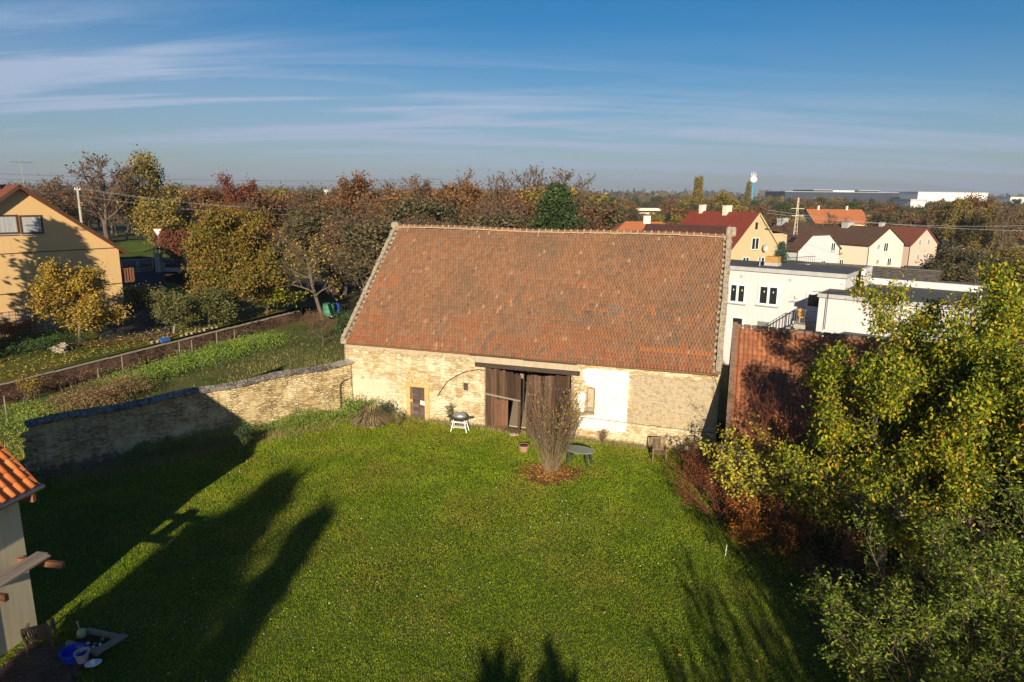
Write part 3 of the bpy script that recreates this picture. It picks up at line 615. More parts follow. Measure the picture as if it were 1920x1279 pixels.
for i in range(15):
    m = MB().box((rr.choice([rr.uniform(0.6, 7.9), rr.uniform(14, 19.5)]), -0.05, rr.uniform(0.7, 3.2)), (rr.uniform(.1, .28), 0.05, rr.uniform(.06, .14)), Matrix.Rotation(rr.uniform(-.1, .1), 3, 'Y')); m.build('inset_brick', MAT['sandstone'], barn, bevel=0.01)
# gate leaves of vertical boards
def planks(m, x0, x1, z0, z1, y, r, n, top=0.0):
    wd = (x1-x0)/n
    for i in range(n):
        a = x0+i*wd; m.b2((a+0.006, y-r.uniform(0, .012), z0+r.uniform(-.02, .03)), (a+wd-0.006, y+0.03, z1-r.uniform(0, .09)-top*i/n))
gl = thing('gate_leaf', None, None, (8.5, -0.02, 0.02), math.radians(-13)); gl.parent = barn; r = random.Random(4)
GLW = 2.18
m = MB(); planks(m, 0, 1.42, 0, 3.38, 0, r, 8); planks(m, 1.42, 2.02, 1.92, 3.36, 0, r, 4, 0.05); planks(m, 2.02, GLW, 0.02, 3.3, 0, r, 1); m.b2((1.42, 0, 0.0), (2.02, 0.03, 0.30))
m.build('boards', MAT['barnwood'], gl)
MB().bar((0.0, -0.03, 1.92), (GLW, -0.03, 1.86), 0.04, 0.09).build('crossbar', MAT['greywood'], gl)
wk = MB(); r = random.Random(8)
for i in range(4): wk.b2((-0.74+i*0.185+.004, 0, 0.02), (-0.74+(i+1)*0.185-.004, 0.03+r.uniform(0, .01), 1.58-0.03*i))
wk.b2((-0.74, -0.03, 0.0), (0, 0.0, 0.10)); wk.b2((-0.74, -0.03, 1.35), (0, 0, 1.45))
wo_ = wk.build('wicket_door', wood_mat('red_brown_wicket', [(0.3, (0.07, 0.035, 0.022)), (0.8, (0.20, 0.10, 0.06))]), gl); wo_.location = (1.44, -0.02, 0.28); wo_.rotation_euler = (0, 0, math.radians(38))
gr_ = thing('gate_leaf', None, None, (13.1, -0.02, 0.02), math.radians(15)); gr_.parent = barn; r = random.Random(14)
m = MB(); planks(m, -2.22, 0, 0.0, 3.34, 0, r, 12); m.build('boards', MAT['barnwood'], gr_)
for z_ in (0.8, 2.6): MB().bar((-2.22, 0.05, z_), (0, 0.05, z_), 0.04, 0.12).build('crossbar', MAT['greywood'], gr_)
# timber structure seen through the gap
m = MB(); m.b2((9.5, 3.0, 0), (9.7, 3.2, 6)); m.bar((10.6, 2.0, 0.1), (12.0, 3.6, 4.4), 0.2, 0.2); m.b2((0.7, 3.0, 4.0), (BL-0.7, 3.2, 4.2)); m.build('inner_post', MAT['greywood'], barn)

# ------------------------------------------------------------------ yard wall
wd_ = WB-WA; WL = wd_.length; yw = thing('yard_wall', 'cream rubble stone yard wall with dark stone coping along the left side of the lawn', 'wall', WA, math.atan2(wd_.y, wd_.x))
wtop = lambda X: 2.52+0.33*X/WL+0.05*np.sin(X*1.3)
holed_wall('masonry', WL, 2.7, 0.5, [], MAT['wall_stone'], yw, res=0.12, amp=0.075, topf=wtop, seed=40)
cp = MB(); r = random.Random(31); x = -0.1
while x < WL+0.05:
    l = r.uniform(0.16, 0.34); z = 2.52+0.33*x/WL+0.05*math.sin(x*1.3)
    for sg in (-1, 1):
        for kk in (0, 1):
            cp.box((x+l/2, 0.25+sg*(0.10+0.19*kk)+r.uniform(-.015, .015), z+0.17-0.075*kk+r.uniform(-.012, .012)), (l*0.96, 0.24+r.uniform(-.02, .03), 0.085), Matrix.Rotation(-sg*0.38+r.uniform(-.06, .06), 3, 'X') @ Matrix.Rotation(r.uniform(-.05, .05), 3, 'Z'))
    cp.box((x+l/2, 0.25, z+0.08), (l, 0.52, 0.12)); x += l
cp.build('coping', MAT['coping'], yw, bevel=0.012)
m = MB()
for i in range(40):
    z = r.uniform(0, 2.3); m.box((-0.08+r.uniform(-.08, .1), r.uniform(0, .5), z), (0.3, 0.26, 0.14), Matrix.Rotation(r.uniform(-.3, .3), 3, 'Z'))
m.build('broken_end', MAT['wall_stone'], yw, bevel=0.02)
MB().path([(WL-0.85, -0.12, 0.2), (WL-0.85, -0.12, 1.75), (WL-0.75, -0.12, 1.95), (WL-0.1, -0.1, 2.1)], 0.025).build('cable', MAT['beam'], yw)

# ------------------------------------------------------------------ outbuilding on the right with orange pantiles
OX = 20.8   # in barn coordinates
ob = thing('tiled_outbuilding', 'low outbuilding with orange pantile roof and brick parapet, right of the barn', 'outbuilding', BO, BR)
oy0, oy1, oz0, oz1 = -3.75, 1.0, 2.3, 6.25; OLen = 11.5
osl = math.hypot(oy1-oy0, oz1-oz0); oa = math.atan2(oz1-oz0, oy1-oy0)
m = MB(); m.add([(OX, oy0, -0.3), (OX+OLen, oy0, -0.3), (OX+OLen, oy0, oz0-0.1), (OX, oy0, oz0-0.1)], [(0, 1, 2, 3)])
m.add([(OX, oy0, -0.3), (OX, oy0, oz0-0.1), (OX, oy1, oz1-0.15), (OX, 2*oy1-oy0, oz0-0.1), (OX, 2*oy1-oy0, -0.3)], [(0, 1, 2, 3, 4)])
m.add([(OX+OLen, oy0, -0.3), (OX+OLen, oy0, oz0-0.1), (OX+OLen, oy1, oz1-0.15), (OX+OLen, 2*oy1-oy0, oz0-0.1), (OX+OLen, 2*oy1-oy0, -0.3)], [(4, 3, 2, 1, 0)])
m.add([(OX, 2*oy1-oy0, -0.3), (OX+OLen, 2*oy1-oy0, -0.3), (OX+OLen, 2*oy1-oy0, oz0), (OX, 2*oy1-oy0, oz0)], [(0, 1, 2, 3)])
m.build('wall', MAT['barn_stone'], ob)
rf2 = MB().slab((OX, oy0-.2, oz0-.2), (OX+OLen, oy0-.2, oz0-.2), (OX+OLen, oy1, oz1-0.05), (OX, oy1, oz1-0.05), 0.1).slab((OX, 2*oy1-oy0+.2, oz0-.2), (OX+OLen, 2*oy1-oy0+.2, oz0-.2), (OX+OLen, oy1, oz1-.05), (OX, oy1, oz1-.05), 0.1).build('roof', MAT['pantile'], ob)
zero_tint(rf2)
ribbed_slope('pantiles', OLen-0.3, osl+0.2, (OX+0.3, oy0-0.2, oz0-0.18), (1, 0, 0), (0, math.cos(oa), math.sin(oa)), (0, -math.sin(oa), math.cos(oa)), MAT['pantile'], rf2, pitch=0.2, course=0.30, seed=3)
m = MB(); r = random.Random(2)
n = 34
for sg, ya in ((1, oy0-0.25), (-1, 2*oy1-oy0+0.25)):
    for i in range(n):
        s_ = (i+0.5)*(osl+0.25)/n; m.box((OX+0.08, ya+sg*s_*math.cos(oa), oz0-0.17+s_*math.sin(oa)+0.12), (0.22, (osl+0.25)/n*0.93, 0.24+r.uniform(-.01, .02)), Matrix.Rotation(sg*oa, 3, 'X'))
m.build('parapet', MAT['brick'], ob)
m = MB()
for i in range(30): m.box((OX+0.25+i*0.38, oy1, oz1+0.06), (0.36, 0.28, 0.16))
m.build('ridge_tile', MAT['brick'], ob, bevel=0.03)
MB().box((OX-0.12, oy0+0.35, 0.9), (0.24, 0.5, 1.8)).build('buttress', MAT['brickrubble'], ob)
def skew_tree(o):          # the outbuilding's plan is not square to its gable
    for c in o.children:
        n = len(c.data.vertices); a = np.empty(n*3, np.float32); c.data.vertices.foreach_get('co', a); a = a.reshape(-1, 3); a[:, 1] -= 0.2*np.maximum(0, a[:, 0]-OX); c.data.vertices.foreach_set('co', a.ravel()); c.data.update(); skew_tree(c)
skew_tree(ob)

# ------------------------------------------------------------------ vegetation
def perp(d, rs):
    a = rs.randn(3); a -= a.dot(d)*d; n = np.linalg.norm(a); return a/n if n > 1e-6 else np.array([1., 0, 0])
class Tree:
    """recursive limbs as tapering tubes; leaves as many small faces round the outer twigs"""
    def __init__(s, seed): s.rs = np.random.RandomState(seed); s.seg = []; s.tw = []
    def limb(s, p, d, L, r, lv, P):
        rs = s.rs; k = P['nseg'][min(lv, len(P['nseg'])-1)]; q = p.copy(); d = d/np.linalg.norm(d); pts = [q.copy()]
        wob = P.get('wob', 0.18)
        for i in range(k):
            d = d+perp(d, rs)*wob*rs.rand()+np.array([0, 0, P.get('up', 0.06) if lv else 0.0]); 
            if lv >= P.get('dlv', 9): d = d+np.array([0, 0, -P.get('droop', 0)])
            d /= np.linalg.norm(d); r0 = r*(1-0.75*i/k); r1 = r*(1-0.75*(i+1)/k); n = q+d*L/k
            s.seg.append((lv, q, n, max(r0, P['rmin']), max(r1, P['rmin']*0.7))); q = n; pts.append(q.copy())
        if lv >= P['lv']: s.tw.append((pts[0], pts[-1])); return
        nc = P['nch'][lv]; t0 = P['t0'][lv]
        for j in range(nc):
            t = t0+(1-t0)*(j+rs.rand())/nc; t = min(t, 0.999); i = int(t*k); f = t*k-i; b = pts[i]*(1-f)+pts[i+1]*f
            ax = pts[i+1]-pts[i]; ax /= np.linalg.norm(ax); an = math.radians(P['ang'][lv]*rs.uniform(0.75, 1.25))
            if lv == 0:
                az = j*2.4+rs.rand()*0.8; sd_ = np.array([math.cos(az), math.sin(az), 0.0])
            else: sd_ = perp(ax, rs)
            nd = ax*math.cos(an)+sd_*math.sin(an)
            ln = L*P['len'][lv]*rs.uniform(0.75, 1.2)*(1-P.get('taper', 0.35)*t if lv == 0 else 1-0.35*t)
            s.limb(b, nd, ln, max(r*(1-0.7*t)*0.62, P['rmin']), lv+1, P)
        if P.get('lead', True): s.tw.append((pts[-2], pts[-1]))
    def tubes(s, lv0, lv1, n=5):
        sg = [q for q in s.seg if lv0 <= q[0] <= lv1]
        if not sg: return np.zeros((0, 3)), np.zeros((0, 4), int)
        A = np.array([q[1] for q in sg]); B = np.array([q[2] for q in sg]); r0 = np.array([q[3] for q in sg]); r1 = np.array([q[4] for q in sg])
        d = B-A; d /= np.linalg.norm(d, axis=1)[:, None]; ref = np.where(np.abs(d[:, 2:3]) > 0.9, [[1., 0, 0]], [[0, 0, 1.]])
        e1 = np.cross(d, ref); e1 /= np.linalg.norm(e1, axis=1)[:, None]; e2 = np.cross(d, e1); m = len(sg)
        t = 2*PI*np.arange(n)/n; c = np.cos(t)[None, :, None]; sn = np.sin(t)[None, :, None]
        R = e1[:, None]*c+e2[:, None]*sn; V = np.concatenate([A[:, None]+R*r0[:, None, None], B[:, None]+R*r1[:, None, None]], 1)
        i = np.arange(n); f = np.stack([i, (i+1) % n, n+(i+1) % n, n+i], 1); Fq = (np.arange(m)[:, None, None]*2*n+f[None]).reshape(-1, 4)
        return V.reshape(-1, 3), Fq
def leaves(rs, C, size, aspect=0.55, droop=0.0, flat=0.0, jit=0.3):
    """C (n,3) centres -> folded rhombs"""
    n = len(C); d = rs.randn(n, 3); d[:, 2] = d[:, 2]*(1-flat)-droop; d /= np.linalg.norm(d, axis=1)[:, None]
    b = rs.randn(n, 3); b -= (b*d).sum(1)[:, None]*d; b /= np.linalg.norm(b, axis=1)[:, None]; c = np.cross(d, b)
    s_ = size*rs.uniform(1-jit, 1+jit, n)[:, None]
    V = np.stack([C, C+d*s_*0.45+b*s_*aspect/2+c*s_*0.08, C+d*s_, C+d*s_*0.45-b*s_*aspect/2+c*s_*0.08], 1)
    i = np.arange(n)[:, None]*4; return V.reshape(-1, 3), i+np.array([0, 1, 2, 3])
def twig_points(rs, tw, n, spread):
    A = np.array([a for a, b in tw]); B = np.array([b for a, b in tw]); k = rs.randint(0, len(tw), n); t = rs.uniform(0.1, 1.1, n)[:, None]
    return A[k]*(1-t)+B[k]*t+rs.randn(n, 3)*spread
def plant(name, T, P, mats, nleaf, lsize, lspread, label, cat, loc, group=None, rz=0, trunk_lv=1, leafk=None, twign=3, scale=1.0, tw_filter=None, trunkname='trunk'):
    """mats = (bark, twig, leaf)"""
    t = thing(name, label, cat, loc, rz, group); t.scale = (scale,)*3
    V, Fq = T.tubes(0, trunk_lv, 6)
    if len(V): np_obj(trunkname, V, [Fq], mats[0], t, smooth=True)
    V, Fq = T.tubes(trunk_lv+1, 9, twign); Vs = [V]; Fs = [Fq]; mi = np.zeros(len(Fq), int)
    if nleaf:
        tw = T.tw if tw_filter is None else [q for q in T.tw if tw_filter(q)]
        Lv, Lf = leaves(T.rs, twig_points(T.rs, tw, nleaf, lspread), lsize, **(leafk or {}))
        Vs.append(Lv); Fs = [np.concatenate([Fq, Lf+len(V)])] if len(V) else [Lf]; mi = np.concatenate([mi, np.ones(len(Lf), int)])
    np_obj('crown', np.concatenate(Vs), Fs, None, t, mats=[mats[1], mats[2]], midx=mi)
    return t
def trunk(T, H, r, P, lean=(0, 0), p0=(0, 0, 0)):
    T.limb(np.array(p0, float), np.array([lean[0], lean[1], 1.0]), H, r, 0, P); return T
BARE = dict(lv=4, nseg=[6, 5, 4, 3, 2], nch=[9, 6, 5, 4], t0=[0.28, 0.25, 0.2, 0.15], ang=[42, 40, 38, 40], len=[0.55, 0.52, 0.5, 0.45], rmin=0.012, up=0.10, wob=0.2)
FULL = dict(lv=3, nseg=[6, 5, 4, 3], nch=[12, 7, 5], t0=[0.22, 0.2, 0.15], ang=[62, 48, 45], len=[0.52, 0.5, 0.5], rmin=0.012, up=0.08, wob=0.22, taper=0.45)
UPR = dict(lv=3, nseg=[6, 5, 4, 3], nch=[14, 6, 5], t0=[0.15, 0.2, 0.15], ang=[24, 24, 30], len=[0.5, 0.45, 0.4], rmin=0.012, up=0.2, wob=0.12, taper=0.5)

# --- big yellow-green cherries at the right edge of the lawn
CH = dict(lv=4, nseg=[6, 5, 4, 3, 2], nch=[16, 7, 5, 4], t0=[0.14, 0.2, 0.15, 0.1], ang=[54, 42, 42, 45], len=[0.50, 0.5, 0.48, 0.5], rmin=0.008, up=0.09, wob=0.2, dlv=4, droop=0.25, taper=0.4)
for k, (loc, H, n, sd_, lab) in enumerate((
    ((12.3, 20.6), 6.6, 26000, 11, 'yellow-green leafy tree nearest the lawn, beside the orange tiled outbuilding roof'),
    ((14.6, 21.8), 8.0, 36000, 12, 'tall yellow-green tree in front of the flat grey roofs'),
    ((13.6, 17.6), 7.0, 34000, 13, 'yellow-green tree behind the green elder at the bottom right'),
    ((17.4, 19.6), 9.0, 38000, 14, 'tallest yellow-green tree with orange tinged leaves at the right edge'),
    ((16.4, 17.0), 6.6, 30000, 15, 'rounded yellow-green tree low at the right edge below the tallest one'))):
    T = trunk(Tree(sd_), H, 0.17, CH)
    plant('cherry_tree', T, CH, (MAT['bark'], MAT['bark'], MAT['lf_cherry']), n, 0.125, 0.17, lab, 'tree', (loc[0], loc[1], 0), leafk=dict(droop=0.9, aspect=0.5))
# bare brown bush in front of the outbuilding roof
T = Tree(21); P = dict(lv=3, nseg=[6, 5, 4, 3], nch=[7, 5, 4], t0=[0.25, 0.2, 0.15], ang=[26, 28, 35], len=[0.6, 0.55, 0.5], rmin=0.006, up=0.1, wob=0.16)
for k in range(6):
    az = k*1.1; trunk(T, 4.6+0.3*math.cos(k), 0.05, P, (0.28*math.cos(az), 0.28*math.sin(az)), (0.3*math.cos(az), 0.3*math.sin(az), 0))
plant('bare_shrub', T, P, (MAT['redstem'], MAT['redstem'], MAT['lf_red']), 2200, 0.07, 0.1, 'tall dark reddish shrub with thin nearly bare twigs in front of the orange tiled roof', 'shrub', (11.25, 24.2, 0), trunkname='stems')
# yellow-leaved shrub, red shrubs, orange shrub below it
def bush(name, label, px, py, mats, H, n, nl, ls, seed, spread=0.35, width=0.5, P=None, z=0, group=None, cat='shrub', leafk=None, lean0=(0, 0), r0=0.025, lsp=0.09):
    T = Tree(seed); P = P or dict(lv=2, nseg=[6, 4, 3], nch=[7, 5], t0=[0.3, 0.2], ang=[34, 38], len=[0.42, 0.5], rmin=0.005, up=0.03, wob=0.16)
    rs = T.rs
    for k in range(n):
        az = k*2.4+rs.rand(); q = math.sqrt((k+0.5)/n)
        trunk(T, H*(1-0.3*q*rs.rand()), r0, P, (spread*q*math.cos(az)*1.6+lean0[0], spread*q*math.sin(az)*1.6+lean0[1]), (width*q*math.cos(az), width*q*math.sin(az), 0))
    p = G(px, py, z)
    return plant(name, T, P, mats, nl, ls, lsp, label, cat, p, group, trunk_lv=0, leafk=leafk, trunkname='stems')
bush('yellow_shrub', 'bright yellow-leaved shrub at the lower edge of the orange tiled roof', 1432, 985, (MAT['twig'], MAT['twig'], MAT['lf_yellow']), 3.3, 12, 3600, 0.14, 31, 0.3, 0.8, leafk=dict(flat=0.3))
bush('red_shrub', 'dark red twiggy shrub at the right foot of the barn front', 1325, 915, (MAT['redstem'], MAT['redstem'], MAT['lf_red']), 1.7, 22, 2600, 0.055, 32, 0.75, 0.5)
bush('red_shrub', 'arching crimson brown shrub between the dark red shrub and the orange one', 1352, 965, (MAT['redstem'], MAT['redstem'], MAT['lf_red']), 1.9, 22, 3200, 0.055, 33, 0.85, 0.6)
bush('orange_shrub', 'orange and rust coloured shrub at the lawn edge, nearest the camera of the red ones', 1432, 1020, (MAT['redstem'], MAT['redstem'], MAT['lf_orange']), 1.5, 20, 3800, 0.07, 34, 0.7, 0.7)
# elder and other greenery at the bottom right
EL = dict(lv=3, nseg=[6, 5, 4, 2], nch=[7, 5, 4], t0=[0.25, 0.25, 0.2], ang=[34, 36, 42], len=[0.55, 0.5, 0.4], rmin=0.006, up=0.06, wob=0.18)
for k, (x, y, H, sd_, lab) in enumerate(((9.6, 12.6, 4.6, 41, 'green elder bush with thin pale stems, left of the two at the bottom right'), (11.9, 12.6, 5.4, 42, 'taller green elder bush at the bottom right corner of the photo'))):
    T = Tree(sd_)
    for j in range(10):
        az = j*2.4; q = math.sqrt((j+.5)/10); trunk(T, H*(1.05-0.3*q), 0.03, EL, (0.5*q*math.cos(az), 0.5*q*math.sin(az)), (0.6*q*math.cos(az), 0.6*q*math.sin(az), 0))
    plant('elder_bush', T, EL, (MAT['stem'], MAT['twig'], MAT['lf_elder_bush']), 24000, 0.095, 0.10, lab, 'bush', (x, y, 0), leafk=dict(aspect=0.38, flat=0.3), trunkname='stems')
T = Tree(45); P = dict(BARE); P.update(lv=3, rmin=0.008, nch=[9, 6, 5, 4]); trunk(T, 6.0, 0.08, P)
plant('sapling_tree', T, P, (MAT['palebark'], MAT['twig'], MAT['lf_orange']), 700, 0.15, 0.12, 'thin nearly bare sapling with a few large orange leaves above the elder bushes', 'tree', (14.2, 14.8, 0), leafk=dict(aspect=0.8, flat=0.4))
bush('understory_bush', 'dark brown leafy undergrowth bush below the yellow-green trees', 1560, 1020, (MAT['twig'], MAT['twig'], MAT['lf_rust']), 1.9, 20, 3600, 0.09, 51, 0.7, 1.0)
bush('understory_bush', 'low dark bush with sparse russet leaves left of the elder bushes', 1590, 1110, (MAT['twig'], MAT['twig'], MAT['lf_rust']), 1.1, 16, 1800, 0.08, 52, 0.8, 0.9)
# shrub of many straight bare stems in front of the gate
T = Tree(61); rs = T.rs
P = dict(lv=1, nseg=[8, 4], nch=[11], t0=[0.40], ang=[20], len=[0.30], rmin=0.006, up=0.05, wob=0.12)
for k in range(66):
    az = rs.rand()*2*PI; q = math.sqrt(rs.rand()); H = 4.3*(1-0.38*q*q)*rs.uniform(0.6, 1.04)
    trunk(T, H, 0.012, P, (0.50*q*math.cos(az), 0.50*q*math.sin(az)), (0.22*q*math.cos(az), 0.17*q*math.sin(az), 0))
plant('stem_shrub', T, P, (MAT['stem'], MAT['twig'], MAT['lf_quince']), 620, 0.085, 0.06, 'vase-shaped shrub of bare straight stems standing in front of the barn gate', 'shrub', G(1032, 886), trunk_lv=0, trunkname='stems', tw_filter=lambda q: q[1][2] > 2.3)

# --- plants along the walls
def weeds(name, label, cat, pts, n, hmin, hmax, wdt, mat, seed, blade=0.03, group=None, kind=None, z=0.0, lean=0.35):
    """upright grass-like blades scattered along a polyline of world points"""
    rs = np.random.RandomState(seed); pts = [np.array(p[:2], float) for p in pts]; k = rs.randint(0, len(pts)-1, n); t = rs.rand(n)[:, None]
    A = np.array(pts)[k]; B = np.array(pts)[k+1]; Q = A*(1-t)+B*t+rs.randn(n, 2)*wdt/2; h = rs.uniform(hmin, hmax, n)
    h = h*(0.35+1.2*fbm(Q[:, 0]*1.3+seed, Q[:, 1]*1.3, 3)); az = rs.rand(n)*2*PI; w = blade*rs.uniform(.6, 1.4, n)
    zz_ = (z if not callable(z) else z(Q[:, 0], Q[:, 1]))+np.zeros(n)
    D = np.stack([np.cos(az)*w, np.sin(az)*w, 0*w], 1); b = np.stack([Q[:, 0], Q[:, 1], zz_-0.02], 1); ln = rs.randn(n, 2)*lean
    tip = b+np.stack([ln[:, 0]*h, ln[:, 1]*h, h], 1); V = np.stack([b-D/2, b+D/2, tip], 1).reshape(-1, 3); f = np.arange(3*n).reshape(-1, 3)
    o = np_obj(name, V, [f], mat); tag(o, label, cat, group, kind); return o
def leafmass(name, label, cat, pts, n, h, wdt, size, mat, seed, kind=None, z=0.0, leafk=None, group=None):
    rs = np.random.RandomState(seed); pts = [np.array(p[:2], float) for p in pts]; k = rs.randint(0, len(pts)-1, n); t = rs.rand(n)[:, None]
    Q = np.array(pts)[k]*(1-t)+np.array(pts)[k+1]*t+rs.randn(n, 2)*wdt/2.4; hh = h*(0.25+1.4*fbm(Q[:, 0]*0.9+seed, Q[:, 1]*0.9, 4))*rs.rand(n)**0.5
    zz_ = (z if not callable(z) else z(Q[:, 0], Q[:, 1]))+hh
    V, f = leaves(rs, np.column_stack([Q, zz_]), size, **(leafk or {})); return tag(np_obj(name, V, [f], mat), label, cat, group, kind)
def facade(X, off, z=0):
    c, s_ = math.cos(BR), math.sin(BR); return Vector((BO.x+X*c-off*s_, BO.y+X*s_+off*c, z))
def wallp(X, off, z=0): return WA+wd_.normalized()*X+Vector((wd_.y, -wd_.x, 0)).normalized()*off
weeds('wall_weeds', 'rough weeds and long grass at the foot of the yard wall', 'weeds', [wallp(1, .6), wallp(5, .6), wallp(9, .7), wallp(13.5, .8)], 9000, .08, .5, 0.9, MAT['drygrass'], 71, 0.02, kind='stuff')
weeds('barn_weeds', 'short weeds along the foot of the barn front', 'weeds', [facade(0.8, -.25), facade(8, -.2), facade(14, -.25), facade(20, -.3)], 7000, .08, .42, .3, MAT['drygrass'], 72, 0.018, kind='stuff')
leafmass('wall_foliage', 'green weeds growing along the foot of the yard wall', 'weeds', [wallp(3.5, .4), wallp(8, .5), wallp(13, .7)], 9000, .8, .8, .06, MAT['lf_elder'], 73, kind='stuff')
leafmass('corner_foliage', 'low green nettles in the corner of barn and yard wall', 'weeds', [wallp(10.5, 1.0), wallp(13.5, 1.1), facade(2.2, -.6)], 6000, .9, .9, .07, MAT['lf_elder'], 74, kind='stuff')
def tuft(name, label, p, H, R, n, mat, seed):
    rs = np.random.RandomState(seed); az = rs.rand(n)*2*PI; q = rs.rand(n)**0.7; K = 6; V = []; Fs = []
    w = 0.012; base = np.array([0, 0, 0]); u = np.linspace(0, 1, K)
    Hk = rs.uniform(.45, 1.15, n)[:, None]; az = az+0*az; X = rs.uniform(0, .35, n)[:, None]+R*q[:, None]*(u[None]**1.4)*rs.uniform(.6, 1.3, n)[:, None]; Zs = H*Hk*(1-0.3*q[:, None])*np.sin(u[None]*(1.5+0.8*q[:, None]))+rs.randn(n, K)*.02
    cx_ = X*np.cos(az)[:, None]; cy_ = X*np.sin(az)[:, None]
    P0 = np.stack([cx_-np.sin(az)[:, None]*w, cy_+np.cos(az)[:, None]*w, Zs], -1); P1 = np.stack([cx_+np.sin(az)[:, None]*w, cy_-np.cos(az)[:, None]*w, Zs], -1)
    V = np.concatenate([P0, P1], 1).reshape(-1, 3); b = np.arange(n)[:, None]*2*K; f = np.concatenate([b+np.array([k, k+1, K+k+1, K+k]) for k in range(K-1)])
    o = np_obj(name, V, [f], mat); o.location = p; tag(o, label, 'grass'); return o
tuft('grass_clump', 'straw-coloured arching grass clump by the yard wall corner', G(697, 800), 1.0, 0.95, 2600, leafy('straw', [(0.14, 0.11, 0.05), (0.30, 0.23, 0.12), (0.46, 0.36, 0.20)], 1.0, 0.1), 81)
def smallshrub(label, p, H, R, nl, seed, mat='lf_elder', name='leafy_bush', ls=0.09):
    T = Tree(seed); rs = T.rs; P = dict(lv=1, nseg=[4, 3], nch=[6], t0=[0.3], ang=[45], len=[0.45], rmin=0.006, up=0.05, wob=0.2)
    for k in range(7): az = k*2.4; trunk(T, H, 0.015, P, (R*math.cos(az), R*math.sin(az)))
    return plant(name, T, P, (MAT['twig'], MAT['twig'], MAT[mat]), nl, ls, 0.07, label, 'shrub', p, trunk_lv=0, trunkname='stems')
smallshrub('bright green leafy bush in the corner left of the straw-coloured grass clump', G(662, 800), 1.5, 0.3, 1100, 82)
smallshrub('dark green upright weed between the straw-coloured clump and the small framed door', G(722, 797), 1.2, 0.2, 600, 83, 'lf_dark')
smallshrub('brown seeded weed just left of the small framed door', G(746, 800), 0.8, 0.35, 500, 84, 'drygrass', ls=0.06)
smallshrub('small green shrub at the foot of the shaded yard wall', G(457, 850), 1.1, 0.25, 700, 85, 'lf_dark')
smallshrub('thin climbing weed on the barn wall beside the barbecue', facade(6.6, -0.3), 1.1, 0.12, 200, 86, 'lf_dark', ls=0.06)
smallshrub('brown-leaved climber on the barn wall right of the gate', facade(13.45, -0.35), 2.0, 0.08, 380, 87, 'lf_quince', ls=0.07)
smallshrub('low dry bush at the barn wall under the whitewashed patch', facade(14.9, -0.4), 0.7, 0.3, 260, 88, 'lf_rust', ls=0.05)
smallshrub('grey dry weed at the right end of the barn front', facade(19.3, -0.5), 0.8, 0.25, 240, 89, 'drygrass', ls=0.05)

# --- the lawn: blades of grass, daisies, fallen leaves
def scatter_xy(rs, n, x0, x1, y0, y1):
    x = rs.uniform(x0, x1, n); y = y0+(y1-y0)*rs.rand(n)**1.25; k = in_yard(x, y) & (np.abs(x) < y*0.80+1.5); return x[k], y[k]
rs = np.random.RandomState(5)
x, y = scatter_xy(rs, 900000, -22, 17, 14.5, 39)
cl_ = fbm(x*2.2, y*2.2, 3); h = (0.03+0.035*rs.rand(len(x)))*(0.8+0.45*cl_)*(1+0.02*(y-15)); w = 0.011+0.0005*(y-14)
az = rs.rand(len(x))*2*PI; z0 = hl(x, y)-0.008; D = np.stack([np.cos(az)*w, np.sin(az)*w, 0*w], 1)/2; b = np.stack([x, y, z0], 1)
tip = b+np.stack([rs.randn(len(x))*0.5*h, rs.randn(len(x))*0.5*h, h], 1)
tag(np_obj('grass', np.stack([b-D, b+D, tip], 1).reshape(-1, 3), [np.arange(3*len(x)).reshape(-1, 3)], MAT['blades']), 'green lawn grass of the yard in front of the barn', 'grass', kind='stuff')
# daisies in loose drifts
cs = [(-5.5, 20.5), (-3.4, 21.4), (-7.4, 18), (-4.4, 17.6), (-8.6, 19.6), (-2.2, 19.5), (-9.5, 16.8), (2.5, 24.5), (-1, 23.5), (4, 21)]
q = np.concatenate([np.array(c)+rs.randn(26, 2)*(1.0, 0.7) for c in cs]+[np.column_stack(scatter_xy(rs, 260, -18, 9, 15, 34))]); q = q[(q[:, 0] > -12) | (q[:, 1] > 22)]
V, f = leaves(rs, np.column_stack([q, hl(q[:, 0], q[:, 1])+0.085]), 0.035, aspect=0.9, flat=0.9)
tag(np_obj('daisies', V, [f], MAT['daisy']), 'tiny white daisies sprinkled over the lawn', 'flowers', kind='stuff')
x, y = scatter_xy(rs, 380, -14, 14, 15, 36); C = [np.column_stack([x, y])]
bp = G(1030, 886); a_ = rs.rand(2600)*2*PI; q_ = np.abs(rs.randn(2600))*0.5; C.append(np.column_stack([bp.x+0.05+np.cos(a_)*q_*1.55, bp.y-0.15+np.sin(a_)*q_*1.3]))
x = rs.uniform(8.5, 17, 4200); y = rs.uniform(13, 25, 4200); k = (x > 7.0+0.22*(y-14)+rs.randn(4200)*0.8); C.append(np.column_stack([x[k], y[k]]))
x = rs.uniform(8.5, 15, 700); y = rs.uniform(24, 29, 700); C.append(np.column_stack([x, y]))
C = np.concatenate(C); V, f = leaves(rs, np.column_stack([C, hl(C[:, 0], C[:, 1])+0.055+0.03*rs.rand(len(C))]), 0.085, aspect=0.7, flat=0.85)
tag(np_obj('fallen_leaves', V, [f], MAT['litter']), 'fallen brown and orange leaves on the lawn', 'leaves', kind='stuff')
n_ = 40; th = 2*PI*np.arange(n_)/n_; rr_ = 1.35+0.25*np.sin(th*3+1)+0.12*np.sin(th*7)
Vd = np.concatenate([[[0, 0, 0.03]], np.column_stack([rr_*np.cos(th), rr_*0.82*np.sin(th), 0.012+0*th])]); fd = np.column_stack([np.zeros(n_, int), 1+np.arange(n_), 1+(np.arange(n_)+1) % n_])
